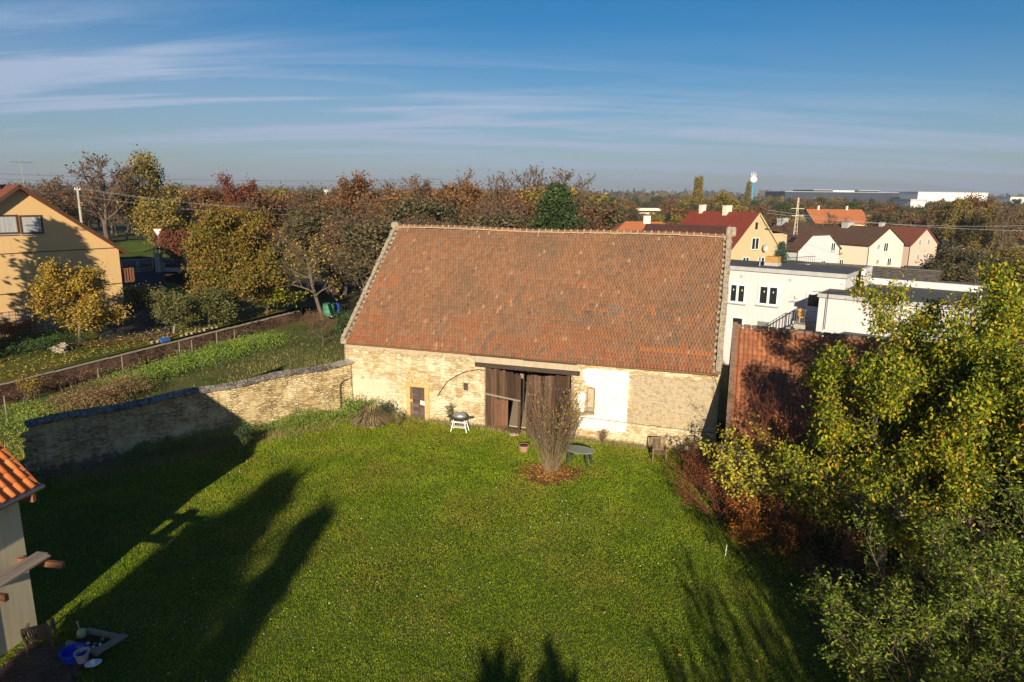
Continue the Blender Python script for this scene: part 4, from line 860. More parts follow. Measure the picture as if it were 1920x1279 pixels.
o = tag(np_obj('leaf_bed', Vd, [fd], ground_mat('leaf_mould', [(0.35, (0.05, 0.03, 0.012)), (0.5, (0.16, 0.07, 0.025)), (0.65, (0.26, 0.12, 0.03))], 2.0, 20)), kind='structure'); o.location = (bp.x, bp.y-0.1, float(hl(bp.x, bp.y)))
# dark bare earth under the trees on the right
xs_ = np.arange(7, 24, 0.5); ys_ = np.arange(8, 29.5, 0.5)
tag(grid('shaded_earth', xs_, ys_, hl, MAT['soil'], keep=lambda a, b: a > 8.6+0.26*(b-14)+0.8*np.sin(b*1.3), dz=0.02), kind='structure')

# ------------------------------------------------------------------ houses
def roofmat(name, c1, c2, rows=2.8):
    m, nt, b = new_mat(name); t = NT(nt); v = t.coord('Object'); s = t.node('ShaderNodeSeparateXYZ'); t.l.new(v, s.inputs[0])
    n = t.noise(v, 1.2, 6, 0.7); n2 = t.noise(v, 9, 4, 0.7)
    c = t.ramp(t.math('MULTIPLY_ADD', n2, 0.5, t.math('MULTIPLY', n, 0.5)), [(0.35, c2), (0.62, c1)])
    sx = t.math('FRACT', t.math('MULTIPLY', s.outputs[0], 3.6)); sz = t.math('FRACT', t.math('MULTIPLY', s.outputs[2], rows*1.6))
    edge = t.math('MAXIMUM', t.rng(sz, 0.78, 0.95, 0, 0.5), t.rng(sx, 0.85, 1.0, 0, 0.25))
    c = t.mix(edge, c, tuple(q*0.45 for q in c2)); t.l.new(c, b.inputs['Base Color']); b.inputs['Roughness'].default_value = 0.8
    t.l.new(t.bump(t.math('SUBTRACT', 1.0, edge), 0.6, 0.05), b.inputs['Normal']); return m
MAT['roof_red'] = roofmat('red_roof', (0.26, 0.055, 0.035), (0.17, 0.035, 0.025)); MAT['roof_brown'] = roofmat('brown_roof', (0.13, 0.075, 0.05), (0.085, 0.05, 0.035))
MAT['roof_brick'] = roofmat('brick_red_roof', (0.22, 0.075, 0.045), (0.15, 0.05, 0.032)); MAT['roof_orange'] = roofmat('orange_roof', (0.46, 0.17, 0.07), (0.36, 0.12, 0.05))
MAT['roof_dark'] = roofmat('dark_red_roof', (0.11, 0.045, 0.035), (0.05, 0.028, 0.024))
def frame_of(O, az):
    return Vector((math.cos(az), -math.sin(az), 0)), Vector((math.sin(az), math.cos(az), 0))
def on_plane(O, az, px, py, off=0.0):
    """pixel -> (u, z) on the vertical plane through O whose normal is the ridge direction"""
    X, Yv = frame_of(O, az); d = Vector(ray(px, py)); c = Vector((0, 0, CAMH)); t = (Vector((O.x, O.y, 0))+Yv*off-c).dot(Yv)/d.dot(Yv); p = c+d*t
    return (p-O).dot(X), p.z
def window(parent, u, z, w, h, y=0.0, cols=2, fmat='whitepaint', glass='glass', proud=0.0, sill=True, t=0.10):
    f = MB(); y0, y1 = y-0.045-proud, y+0.03
    f.b2((u-w/2, y0, z-h/2), (u-w/2+t, y1, z+h/2)).b2((u+w/2-t, y0, z-h/2), (u+w/2, y1, z+h/2)).b2((u-w/2+t, y0, z+h/2-t), (u+w/2-t, y1, z+h/2)).b2((u-w/2+t, y0, z-h/2), (u+w/2-t, y1, z-h/2+t))
    if cols == 2: f.b2((u-t*0.6, y0-.003, z-h/2+t), (u+t*0.6, y1, z+h/2-t))
    o = f.build('window', MAT[fmat], parent)
    MB().b2((u-w/2+t, y-0.02, z-h/2+t), (u+w/2-t, y+0.02, z+h/2-t)).build('pane', MAT[glass], o)
    if sill: MB().b2((u-w/2-0.06, y-0.14, z-h/2-0.07), (u+w/2+0.06, y-0.002, z-h/2-0.01)).build('sill', MAT['flashing'], o)
    return o
def gable_house(name, label, apex, az, length, hw, eave, base, wall, roofm, over=0.35, chim=(), hip=0.0, group=None, board='brown', cat='house', hwr=None):
    h = thing(name, label, cat, (apex.x, apex.y, base), -az, group); rz = apex.z-base; ez = eave-base; hwr = hwr or hw; hz_ = 0.0
    f = hip; topz = rz-f*(rz-ez) if f else rz; xt = hw*f
    prof = [(-hw, 0), (hwr, 0), (hwr, ez)]+([(hwr*f, topz), (-hw*f, topz)] if f else [(0, rz)])+[(-hw, ez)]
    MB().prism(prof, 0.0, length).build('wall', MAT[wall], h)
    T_ = 0.16; r = MB(); e = over; k = (rz-ez)/hw; kr = (rz-ez)/hwr; y0 = -over; y1 = length+over; rr_ = rz+0.02
    if f:
        hp = 1.6*f*hw; a = 0.03
        # half-hipped: side slopes with cut corner, and the little hip
        for sg, ww, kk in ((-1, hw, k), (1, hwr, kr)):
            ed = (sg*(ww+e), ez-e*kk); top = [(0, hp), (0, y1)]
            P = [Vector((sg*(ww+e), y0, ez-e*kk+a)), Vector((sg*ww*f, y0, topz+a)), Vector((0, hp, rz+a)), Vector((0, y1, rz+a)), Vector((sg*(ww+e), y1, ez-e*kk+a))]
            Q = [p-Vector((0, 0, T_)) for p in P]; n = 5; r.add(P+Q, [tuple(range(n)), tuple(range(2*n-1, n-1, -1))]+[(i, (i+1) % n, n+(i+1) % n, n+i) for i in range(n)])
        P = [Vector((-hw*f, y0, topz+a)), Vector((hwr*f, y0, topz+a)), Vector((0, hp, rz+a+.002))]; Q = [p-Vector((0, 0, T_)) for p in P]; r.add(P+Q, [(0, 1, 2), (5, 4, 3), (0, 3, 4, 1), (1, 4, 5, 2), (2, 5, 3, 0)])
    else:
        r.slab((-hw-e, y0, ez-e*k+.03), (0, y0, rr_), (0, y1, rr_), (-hw-e, y1, ez-e*k+.03), T_).slab((hwr+e, y0, ez-e*kr+.03), (0, y0, rr_), (0, y1, rr_), (hwr+e, y1, ez-e*kr+.03), T_)
    ro_ = r.build('roof', MAT[roofm], h)
    b = MB()
    if not f:
        b.bar((-hw-e, y0-.03, ez-e*k-.06), (0, y0-.03, rz-.06), 0.04, 0.24, up=(0, 1, 0)) if False else None
        b.slab((-hw-e, y0-.04, ez-e*k+.06), (0, y0-.04, rr_+.04), (0, y0-.002, rr_+.04), (-hw-e, y0-.002, ez-e*k+.06), 0.24).slab((hwr+e, y0-.04, ez-e*kr+.06), (0, y0-.04, rr_+.04), (0, y0-.002, rr_+.04), (hwr+e, y0-.002, ez-e*kr+.06), 0.24)
        b.build('barge_board', MAT[board], ro_)
    g = MB().tube((-hw-e-.05, y0, ez-e*k-.08), (-hw-e-.05, y1, ez-e*k-.08), 0.07).tube((-hw-.06, -0.06, 0), (-hw-.06, -0.06, ez-.25), 0.05)
    g.build('gutter', MAT['brown'], h)
    for (cy, cxo, cw, ch, cm) in chim:
        MB().b2((cxo-cw/2, cy-cw/3, rz-1.0), (cxo+cw/2, cy+cw/3, rz+ch)).b2((cxo-cw/2-.06, cy-cw/3-.06, rz+ch), (cxo+cw/2+.06, cy+cw/3+.06, rz+ch+.1)).build('chimney', MAT[cm], ro_)
    return h
def px_windows(h, apex, az, base, lst, **kw):
    for (px, py, w, hh) in lst:
        u, z = on_plane(apex, az, px, py); window(h, u, z-base, w, hh, **kw)

# ochre house at the left
YA = AY(30, 347, 52.4); YAZ = math.radians(-55)
yh = gable_house('ochre_house', 'ochre rendered house with wide gable and net-curtained windows at the left edge', YA, YAZ, 13, 6.85, 7.5, 1.2, 'yellowrender', 'roof_brick', over=0.6, chim=[(1.8, -1.1, 1.1, 0.8, 'brick')])
for px in (12, 59):
    u, z = on_plane(YA, YAZ, px, 421); w_ = window(yh, u, z-1.2, 1.55, 1.42, fmat='brown', glass='curtain', cols=1, t=0.13); w_['label'] = 'brown framed window with net curtain'
m = MB()
for py_ in (471, 543):
    z_ = on_plane(YA, YAZ, 100, py_)[1]-1.2; m = MB().b2((-6.86, -0.035, z_-.03), (6.86, 0.0, z_+.03)); m.build('string_course', MAT['brown'], yh)
pm, nt_, b_ = new_mat('plinth_tiles'); t_ = NT(nt_); bt = t_.node('ShaderNodeTexBrick'); bt.offset = 0; v_ = t_.coord('Object', (1, 1, 1), (PI/2, 0, 0)); t_.l.new(v_, bt.inputs[0])
bt.inputs['Scale'].default_value = 1.0; bt.inputs['Brick Width'].default_value = 0.42; bt.inputs['Row Height'].default_value = 0.28; bt.inputs['Mortar Size'].default_value = 0.02
bt.inputs['Color1'].default_value = (0.62, 0.42, 0.26, 1); bt.inputs['Color2'].default_value = (0.52, 0.36, 0.22, 1); bt.inputs['Mortar'].default_value = (0.10, 0.07, 0.05, 1); t_.l.new(bt.outputs[0], b_.inputs['Base Color'])
MB().b2((-6.9, -0.08, 0), (3.9, -0.001, 2.0)).build('tiled_plinth', pm, yh)
an = MB().tube((0.9, 1.0, 11.2), (0.9, 1.0, 13.2), 0.03).tube((0.2, 1.0, 13.1), (1.7, 1.0, 13.1), 0.02)
for q in range(6): an.tube((0.25+q*0.28, 0.7, 13.1), (0.25+q*0.28, 1.3, 13.1), 0.014)
an.build('antenna', MAT['greymetal'], yh)
m = MB(); ux, _z = on_plane(YA, YAZ, 236, 520, off=-0.2)
bal = MB(); bx = 6.87
bal.b2((bx, 0.2, 3.30), (bx+1.1, 1.9, 3.42))
bal.build('balcony_floor', MAT['redwood'], yh)
bal = MB()
for q in range(5): bal.b2((bx+0.12+q*0.22, 0.2, 3.42), (bx+0.24+q*0.22, 0.23, 4.45))
bal.b2((bx, 0.17, 4.45), (bx+1.15, 0.26, 4.52)).b2((bx+1.08, 0.2, 3.42), (bx+1.16, 1.9, 4.5)); bal.build('balcony_railing', MAT['redwood'], yh)
# driveway, gate, pillar, kerb, road sign
def strip(name, pts, w, mat, hf, dz=0.03, kind='structure'):
    V = []; n = len(pts)
    for i, p in enumerate(pts):
        a = pts[max(0, i-1)]; b = pts[min(n-1, i+1)]; d = Vector((b[0]-a[0], b[1]-a[1], 0)).normalized(); s_ = Vector((-d.y, d.x, 0))
        for q in (-1, -0.33, 0.33, 1): c = Vector((p[0], p[1], 0))+s_*w/2*q; V.append((c.x, c.y, float(hf(c.x, c.y))+dz))
    return tag(np_obj(name, V, [np.array([(i*4+k, i*4+k+1, i*4+k+5, i*4+k+4) for i in range(n-1) for k in range(3)])], mat), kind=kind)
g1 = AY(228, 492, 71); g2 = AY(287, 488, 73.5)
gm = (g1+g2)/2; dpts = [(-28.9+0.1*i*(gm.x+28.9)/1.0, 51+0.1*i*(gm.y-51)/1.0) for i in range(11)]
strip('driveway', dpts, 5.0, MAT['asphalt'], hgarden, 0.05)
rdp = [(-75, 78), (-60, 80), (-45, 80.5), (-30, 82), (-10, 90), (20, 110)]
strip('village_road', [(a+(c-a)*k/6, b+(d-b)*k/6) for (a, b), (c, d) in zip(rdp[:-1], rdp[1:]) for k in range(6)], 6, MAT['asphalt'], lambda x, y: max(float(hbase(x, y)), float(hgarden(x, y)) if x < -24 else -9), 0.06)
gt = thing('iron_gate', 'double-leaf grey iron gate across the driveway beside the ochre house', 'gate', (g1.x, g1.y, gz(g1)), math.atan2(g2.y-g1.y, g2.x-g1.x)); GL = (g2-g1).length
for s_, (a, b) in enumerate(((0, GL/2-0.05), (GL/2+0.05, GL))):
    m = MB(); m.b2((a, -.03, 0.15), (b, .03, 0.22)).b2((a, -.03, 0.45), (b, .03, 0.5)).b2((a, -.03, 1.45), (b, .03, 1.52)).b2((a, -.03, .1), (a+.07, .03, 1.55)).b2((b-.07, -.03, .1), (b, .03, 1.55))
    x = a+0.15
    while x < b-.1: m.tube((x, 0, .2), (x, 0, 1.45), .015, n=5); x += .14
    m.build('gate_wing', MAT['greymetal'], gt)
tag(MB().box((g2.x+0.6, g2.y, gz(g2)+0.9), (0.6, 0.6, 1.9)).box((g2.x+0.6, g2.y, gz(g2)+1.9), (0.75, 0.75, 0.15)).build('gate_pillar', MAT['concrete'], bevel=0.02), 'pale stone pillar at the right end of the driveway gate', 'pillar')
e1 = AY(300, 500, 70); e2 = AY(318, 556, 58)
fe = thing('field_fence', 'low concrete garden fence line running right from the gate pillar', 'fence', (g2.x+1.1, g2.y+0.1, gz(g2)), 0.05)
MB().b2((0, -.06, 0), (9, .06, 0.45)).build('panel', MAT['concrete'], fe)
for q in range(4): MB().b2((q*3-.07, -.1, 0), (q*3+.07, .1, 0.95)).build('post', MAT['concrete'], fe)
sp_ = AY(298, 455, 78); zs = AY(296, 437, 78)
sg = thing('give_way_sign', 'red and white triangular give-way sign on a thin post by the road', 'sign', (zs.x, zs.y, float(hgarden(zs.x, zs.y))), 0); hz_ = zs.z-float(hgarden(zs.x, zs.y))
MB().tube((0, 0, 0), (0, 0, hz_+0.4), 0.035).build('post', MAT['greymetal'], sg)
MB().prism([(0, hz_-0.45), (0.55, hz_+0.5), (-0.55, hz_+0.5)], -0.07, -0.045).build('sign_face', plain('sign_red', (0.50, 0.10, 0.09), None, 3, 0.4), sg)
MB().prism([(0, hz_-0.27), (0.39, hz_+0.41), (-0.39, hz_+0.41)], -0.08, -0.071).build('sign_centre', MAT['whitepaint'], sg)

# ------------------------------------------------------------------ garden behind the retaining wall
rw = thing('retaining_wall', 'long red-brown retaining wall with pale coping below the garden terrace', 'wall', (RW0.x, RW0.y, 0), math.atan2(RWD.y, RWD.x))
m = MB(); m.add([(0, 0, -.1), (44, 0, -.1), (44, 0, 1.36), (0, 0, 0.9), (0, -.3, -.1), (44, -.3, -.1), (44, -.3, 1.36), (0, -.3, 0.9)], [(0, 1, 2, 3), (4, 7, 6, 5), (3, 2, 6, 7), (0, 3, 7, 4), (1, 5, 6, 2), (0, 4, 5, 1)])
m.build('masonry', MAT['retain'], rw)
m = MB(); r = random.Random(3)
for i in range(44): z = 0.9+0.46*i/44+0.04; m.box((i+0.5, -0.15, z+r.uniform(-.015, .015)), (0.985, 0.40, 0.08))
m.build('coping', MAT['lintel'], rw)
def rwp(t, off): return RW0+RWD*t+Vector((RWN.x, RWN.y, 0))*off     # off < 0 : field side
# vine stakes and wires
stk_lab = 'thin vine stake in the row below the retaining wall'
sg0 = None
for i, (px, py, tp, col) in enumerate(((90, 735, 700, 'w'), (185, 711, 690, 'w'), (231, 702, 668, 'w'), (338, 676, 641, 'w'), (361, 669, 638, 'w'), (408, 659, 623, 'w'), (250, 742, 690, 'd'), (338, 700, 640, 'd'), (414, 690, 630, 'd'), (480, 680, 632, 'd'), (147, 765, 712, 'd'), (540, 655, 622, 'd'), (60, 835, 775, 'r'), (14, 795, 743, 'w'), (440, 640, 618, 'w'))):
    p = G(px, py, 0.0); hgt = AY(px, tp, p.y).z
    o = MB().tube((0, 0, -0.1), (0.03, 0, hgt), 0.035 if col != 'd' else 0.028, 0.03 if col != 'd' else 0.02, 7).build('vine_stake', MAT[{'w': 'greywood', 'd': 'darkmetal', 'r': 'brown'}[col]])
    o.location = p; tag(o, {'w': 'pale wooden vine stake in the row below the retaining wall', 'd': 'dark metal stake standing in the rough grass field', 'r': 'leaning brown post beside the end of the yard wall'}[col], 'stake', {'w': 'pale vine stakes', 'd': 'dark field stakes', 'r': None}[col])
P = dict(lv=2, nseg=[5, 4, 3], nch=[3, 3], t0=[0.5, 0.3], ang=[60, 45], len=[0.8, 0.6], rmin=0.01, up=0.03, wob=0.35)
VN = []
for k in range(3):
    T = trunk(Tree(200+k), 1.0, 0.035, P); VN.append(plant('grape_vine', T, P, (MAT['bark'], MAT['bark'], MAT['lf_quince']), 12, 0.1, 0.08, 'bare gnarled grape vine trained against the retaining wall', 'vine', rwp(10+k, -0.8), 'grape vines below the retaining wall', trunk_lv=0, trunkname='stem'))
for k in range(24):
    c = VN[k] if k < 3 else copy_tree(VN[k % 3]); c.location = rwp(9+k*1.25+0.3*math.sin(k*3), -0.75); c.rotation_euler = (0, 0, k*1.3); c.scale = (1, 1, 0.8+0.3*((k*7) % 5)/5)
leafmass('nettle_band', 'dense green nettle band between field and retaining wall', 'plants', [rwp(9, -3.2), rwp(16, -3.2), rwp(24, -3.0)], 26000, 0.65, 2.4, 0.09, MAT['lf_elder'], 91, kind='stuff')
leafmass('nettle_band', 'patch of green plants near the brown brush pile', 'plants', [rwp(24, -4), rwp(27, -5)], 4000, 0.4, 2.0, 0.09, MAT['lf_dark'], 92, kind='stuff')
weeds('field_grass', 'rough yellowing grass of the field behind the yard wall', 'grass', [(-11, 40.5), (-15, 44), (-16, 52)], 9000, .06, .26, 6.0, MAT['drygrass'], 93, 0.03, kind='stuff')
weeds('field_grass', 'rough grass strip just behind the yard wall coping', 'grass', [(-12, 38.5), (-18, 34), (-24, 30)], 22000, .06, .30, 4.5, MAT['drygrass'], 94, 0.03, kind='stuff')
weeds('field_grass', 'green grass at the left edge beyond the end of the yard wall', 'grass', [(-24, 32), (-22.5, 25)], 9000, .05, .22, 3.2, MAT['blades'], 95, 0.03, kind='stuff')
leafmass('ivy_mass', 'green undergrowth at the left edge beside the end of the yard wall', 'plants', [(-23.5, 33), (-26.5, 36)], 6000, 0.8, 2.2, 0.08, MAT['lf_elder'], 96, kind='stuff')
hp_ = rwp(28, -5.2)
tag(leafmass('brush_pile', 'x', 'x', [rwp(25, -4.8), rwp(30, -5.6)], 9000, 1.15, 2.3, 0.10, leafy('dead_brush', [(0.10, 0.06, 0.03), (0.22, 0.13, 0.06), (0.34, 0.22, 0.11)], 0.8, 0.0), 97, leafk=dict(aspect=0.3)), 'brown heap of dead vines and leaves near the retaining wall', 'brush pile')
smallshrub('orange-brown leafy bush left of the brown brush heap', G(52, 752), 1.4, 0.5, 700, 98, 'lf_quince')
V, f = leaves(np.random.RandomState(4), (lambda t, o, z: np.column_stack([RW0.x+RWD.x*t+RWN.x*o, RW0.y+RWD.y*t+RWN.y*o, z]))(*(lambda n: (np.random.RandomState(1).uniform(3, 44, n), np.random.RandomState(2).rand(n)**1.5*5+0.3, 1.42+np.random.RandomState(3).rand(n)*0.1))(4200)), 0.10, aspect=0.7, flat=0.6)
tag(np_obj('terrace_leaves', V, [f], leafy('yellow_litter', [(0.10, 0.15, 0.02), (0.22, 0.20, 0.03), (0.36, 0.25, 0.04), (0.24, 0.11, 0.03)], 0.6, 0.0)), 'yellow fallen leaves on the turf along the terrace edge', 'leaves', kind='stuff')
leafmass('vegetable_bed', 'dark green leafy plants in the shaded bed in front of the ochre house', 'plants', [GG(0, 660), GG(60, 655), GG(95, 650)], 9000, 0.7, 3.0, 0.11, MAT['lf_dark'], 99, kind='stuff', z=lambda x, y: hgarden(x, y))
leafmass('hedge_plants', 'dark low shrubs in front of the tiled plinth of the ochre house', 'plants', [GG(0, 640), GG(45, 625)], 5000, 1.2, 1.6, 0.11, MAT['lf_rust'], 100, kind='stuff', z=lambda x, y: hgarden(x, y))
tag(MB().box((0, 0, 0.15), (1.1, 0.7, 0.4), Matrix.Rotation(0.3, 3, 'Y')).box((0.3, 0.1, 0.45), (0.7, 0.6, 0.35), Matrix.Rotation(-0.4, 3, 'X')).build('boulder', MAT['mortar'], bevel=0.15), 'pale boulder at the edge of the shaded vegetable bed', 'rock').location = GG(112, 660)
# stuff set out on the coping
def place(o, p, rz=0): o.location = p; o.rotation_euler = (0, 0, rz); return o
tarp = MB().box((0, 0, 0.16), (0.9, 0.5, 0.3)).box((0.2, 0.1, 0.30), (0.4, 0.4, 0.14), Matrix.Rotation(0.4, 3, 'Y')).build('tarpaulin_bundle', plain('blue_tarp', (0.06, 0.16, 0.42), None, 6, 0.5), bevel=0.08)
tag(place(tarp, rwp(17.0, 0.25)+Vector((0, 0, 1.2)), 1.2), 'bundled blue tarpaulin lying on top of the retaining wall', 'tarpaulin')
r = random.Random(6); pot = None
for i in range(12):
    if pot is None:
        pot = MB().lathe([(0.14, 0), (0.17, 0.22), (0.185, 0.22), (0.185, 0.26), (0.15, 0.25), (0.13, 0.2)], n=12).build('plant_pot', MAT['mortar']); o = pot
    else: o = pot.copy(); COL.objects.link(o)
    place(tag(o, 'small pale pot in the row standing on the retaining wall', 'pot', 'pale pots along the retaining wall'), rwp(11.5+i*0.46+(1.5 if i > 8 else 0), 0.2+.06*(i % 3))+Vector((0, 0, 1.26))); o.scale = (.7, .7, .55+.12*(i % 4))
tag(grid('garden_soil', np.arange(-35, -22, 0.5), np.arange(44, 60, 0.5), hgarden, ground_mat('leafy_soil', [(0.35, (0.05, 0.035, 0.02)), (0.5, (0.12, 0.075, 0.035)), (0.65, (0.22, 0.14, 0.05))], 0.8, 8), keep=lambda a, b: (((a+29.6)*0.8+(b-49.5)*0.6)/4.6)**2+(((a+29.6)*0.6-(b-49.5)*0.8)/1.7)**2 < 1, dz=0.05), kind='structure')
# water barrels
for (px, py, w, h, c1, lab) in ((617, 592, 0.55, 1.15, (0.07, 0.22, 0.13), 'green plastic water barrel standing by the end of the retaining wall'), (631, 588, 0.36, 1.0, (0.02, 0.09, 0.42), 'blue plastic barrel to the right of the green one')):
    p = G(px, py, 0.95); b = thing('water_barrel', lab, 'barrel', p)
    MB().lathe([(w*0.9, 0), (w, 0.1), (w, h*0.3), (w*1.03, h*0.33), (w, h*0.36), (w, h*0.66), (w*1.03, h*0.69), (w, h*0.72), (w*0.95, h*0.97), (w, h), (w*0.86, h), (w*0.84, h-.08)], n=24).build('drum', plain('barrel_paint', c1, tuple(q*.7 for q in c1), 3, 0.5), b, smooth=True)
    MB().lathe([(w*0.84, h-.1), (w*0.84, h-.06)], n=24).build('lid', MAT['soil'], b)
tag(MB().b2((-0.12, -0.12, 0), (0.12, 0.12, 0.3)).build('canister', MAT['whitepaint'], bevel=0.03), 'small white canister at the foot of the green barrel', 'canister').location = G(622, 594, 0.9)
tag(MB().add([(-2.4, -1.6, 0), (4.6, -2.2, 0), (5.4, 4, 0), (-2.4, 5, 0), (-1.8, -0.8, .85), (4, -1.2, .85), (4.8, 4, .85), (-1.8, 4.6, .85)], [(0, 1, 5, 4), (1, 2, 6, 5), (2, 3, 7, 6), (3, 0, 4, 7), (4, 5, 6, 7)]).build('earth_bank', MAT['soil']), kind='structure').location = G(612, 600, 0.0)
# garden trees
QU = dict(lv=3, nseg=[4, 5, 4, 2], nch=[13, 7, 5], t0=[0.2, 0.2, 0.15], ang=[66, 44, 42], len=[0.62, 0.5, 0.42], rmin=0.01, up=0.08, wob=0.2)
def gtree(name, label, px, py, H, P, nl, ls, lsp, mat, seed, r=0.12, bark='bark', leafk=None, w=1.0, p=None):
    T = trunk(Tree(seed), H, r, P); p = p or GG(px, py)
    t = plant(name, T, P, (MAT[bark], MAT['twig'], MAT[mat]), nl, ls, lsp, label, 'tree', p, leafk=leafk); t.scale = (w, w, 1); return t
gtree('golden_tree', 'round golden-yellow leaved tree in front of the ochre house', 150, 645, 4.3, QU, 16000, 0.17, 0.24, 'lf_quince', 101, w=1.12)
gtree('fruit_tree', 'small grey-green fruit tree right of the golden one', 326, 625, 2.5, QU, 6500, 0.14, 0.22, 'lf_olive', 102, 0.09, 'palebark', w=1.25)
gtree('fruit_tree', 'small thin grey-green tree beside the driveway', 278, 606, 2.6, QU, 5500, 0.14, 0.22, 'lf_olive', 103, 0.08, w=1.05)
gtree('fruit_tree', 'low gnarled fruit tree under the olive-russet crown', 393, 612, 2.4, QU, 6500, 0.15, 0.22, 'lf_olive', 104, 0.09, 'palebark', w=1.25)
MP = dict(lv=3, nseg=[6, 5, 4, 3], nch=[17, 8, 6], t0=[0.12, 0.2, 0.15], ang=[66, 46, 45], len=[0.55, 0.5, 0.5], rmin=0.02, up=0.06, wob=0.2, taper=0.35)
gtree('maple_tree', 'large dense olive and russet crowned tree in the garden left of the barn', 447, 600, 7.3, MP, 36000, 0.23, 0.36, 'lf_maple', 105, 0.22, w=1.0)
gtree('yellowing_shrub', 'green and yellow shrub under the right side of the russet crown', 500, 590, 3.4, QU, 6000, 0.2, 0.25, 'lf_cherry', 106, 0.08, w=1.2)
gtree('red_shrub', 'red-leaved shrub left of the olive-russet crown', 345, 520, 4.2, QU, 4000, 0.22, 0.25, 'lf_crimson', 107, 0.08, w=1.0)
BT = dict(BARE); BT.update(ang=[58, 52, 50, 50], up=0.0, wob=0.35, nch=[10, 7, 5, 4])
gtree('bare_tree', 'tangled nearly bare dark tree with a few yellow leaves beside the water barrels', 606, 600, 6.6, BT, 700, 0.22, 0.2, 'lf_quince', 108, 0.2)
gtree('bare_tree', 'spreading bare tree close to the left slope of the barn roof', 655, 560, 6.0, BT, 260, 0.22, 0.2, 'lf_quince', 109, 0.16, p=Vector((-15.5, 70, 0)))
gtree('bare_bush', 'tangled brown bush at the end of the retaining wall', 612, 640, 2.4, QU, 700, 0.1, 0.1, 'lf_rust', 110, 0.05, p=G(606, 648, 0.0), w=1.1)
T = Tree(111); P = dict(lv=2, nseg=[4, 3, 2], nch=[8, 5], t0=[0.1, 0.1], ang=[40, 45], len=[0.5, 0.5], rmin=0.01, up=0.05, wob=0.2)
for k in range(6): trunk(T, 2.6, 0.03, P, (0.2*math.cos(k), 0.2*math.sin(k)), (0.7*math.cos(k*2), 0.7*math.sin(k*2), 0))
plant('evergreen_bush', T, P, (MAT['twig'], MAT['twig'], MAT['lf_dark']), 9000, 0.11, 0.14, 'dark evergreen bush against the left end of the barn', 'bush', Vector((-12.2, 52, 0)), trunk_lv=0, trunkname='stems')

# ------------------------------------------------------------------ house at the lower left, its clutter
HX = -13.5; HY = 17.35
hs = thing('cream_house', 'corner of a cream rendered house with bright orange tiled roof at the lower left', 'house', (HX, HY, 0), math.radians(-9.5))
EHZ = 4.5; kk = math.tan(math.radians(46)); HWD = 9.2; HLN = 9.5
w_ = MB(); w_.add([(0, 0, 0), (0, 0, EHZ+.02), (-HWD/2, 0, EHZ+.02+HWD/2*kk), (-HWD, 0, EHZ+.02), (-HWD, 0, 0), (0, -HLN, 0), (0, -HLN, EHZ+.02), (-HWD/2, -HLN, EHZ+.02+HWD/2*kk), (-HWD, -HLN, EHZ+.02), (-HWD, -HLN, 0)],
    [(0, 1, 2, 3, 4), (9, 8, 7, 6, 5), (3, 8, 9, 4), (1, 6, 7, 2), (2, 7, 8, 3)])
# side wall with a doorway
w_.add([(0, -1.75, 0), (0, -1.75, 2.15), (0, -3.6, 2.15), (0, -3.6, 0), (0, -HLN, 0), (0, -HLN, EHZ+.02), (0, 0, EHZ+.02), (0, 0, 0), (-.35, -1.75, 0), (-.35, -1.75, 2.15), (-.35, -3.6, 2.15), (-.35, -3.6, 0)],
    [(0, 1, 6, 7), (1, 2, 5, 6), (2, 3, 4, 5), (0, 8, 9, 1), (1, 9, 10, 2), (2, 10, 11, 3)])
w_.build('wall', MAT['creamrender'], hs)
MB().b2((-0.42, -3.6, 0), (-0.36, -1.75, 2.15)).build('doorway', MAT['darkvoid'], hs)
MB().b2((-0.02, -1.62, 0.0), (0.05, -1.42, 2.2)).build('door_jamb', MAT['ivoryrender'], hs)
rfh = MB().slab((0.3, -HLN-.4, EHZ-.16), (0.3, 0.30, EHZ-.16), (-HWD/2, 0.30, EHZ-.16+(HWD/2+.3)*kk), (-HWD/2, -HLN-.4, EHZ-.16+(HWD/2+.3)*kk), 0.12).slab((-HWD-.3, 0.30, EHZ-.16), (-HWD-.3, -HLN-.4, EHZ-.16), (-HWD/2, -HLN-.4, EHZ-.16+(HWD/2+.3)*kk), (-HWD/2, 0.30, EHZ-.16+(HWD/2+.3)*kk), 0.12).build('roof', MAT['newtile'], hs)
zero_tint(rfh)
hsl = (HWD/2+.3)/math.cos(math.radians(46)); c46, s46 = math.cos(math.radians(46)), math.sin(math.radians(46))
ribbed_slope('tiles', HLN+.8, hsl, (0.36, -HLN-.42, EHZ-.17), (0, 1, 0), (-c46, 0, s46), (s46, 0, c46), MAT['newtile'], rfh, pitch=0.30, course=0.36, seed=7, h=0.055)
m = MB()
for i in range(16): m.box((0.3-(i+.5)*hsl/16*c46, 0.30, EHZ-.12+(i+.5)*hsl/16*s46), (hsl/16*1.02, 0.16, 0.12), Matrix.Rotation(math.radians(46), 3, 'Y'))
vt = m.build('verge_tile', MAT['newtile'], rfh, bevel=0.02); zero_tint(vt)
MB().tube((0.42, -HLN-.4, EHZ-.22), (0.42, 0.42, EHZ-.22), 0.075, n=12).build('gutter', MAT['greymetal'], hs, smooth=True)
MB().b2((0.0, -0.02, EHZ-.5), (0.5, 0.08, EHZ-.28)).build('rafter_end', MAT['redwood'], hs)
pg = thing('lean_to_frame', None, None, (0, 0, 0)); pg.parent = hs
MB().box((0.50, -1.35, 2.52), (0.17, 2.6, 0.05)).box((0.68, -1.35, 2.515), (0.17, 2.6, 0.05)).box((0.86, -1.4, 2.52), (0.15, 2.5, 0.05)).build('boards', wood_mat('grey_board_lengthwise', [(0.3, (0.15, 0.12, 0.10)), (0.8, (0.32, 0.27, 0.22))], axis=1), pg)
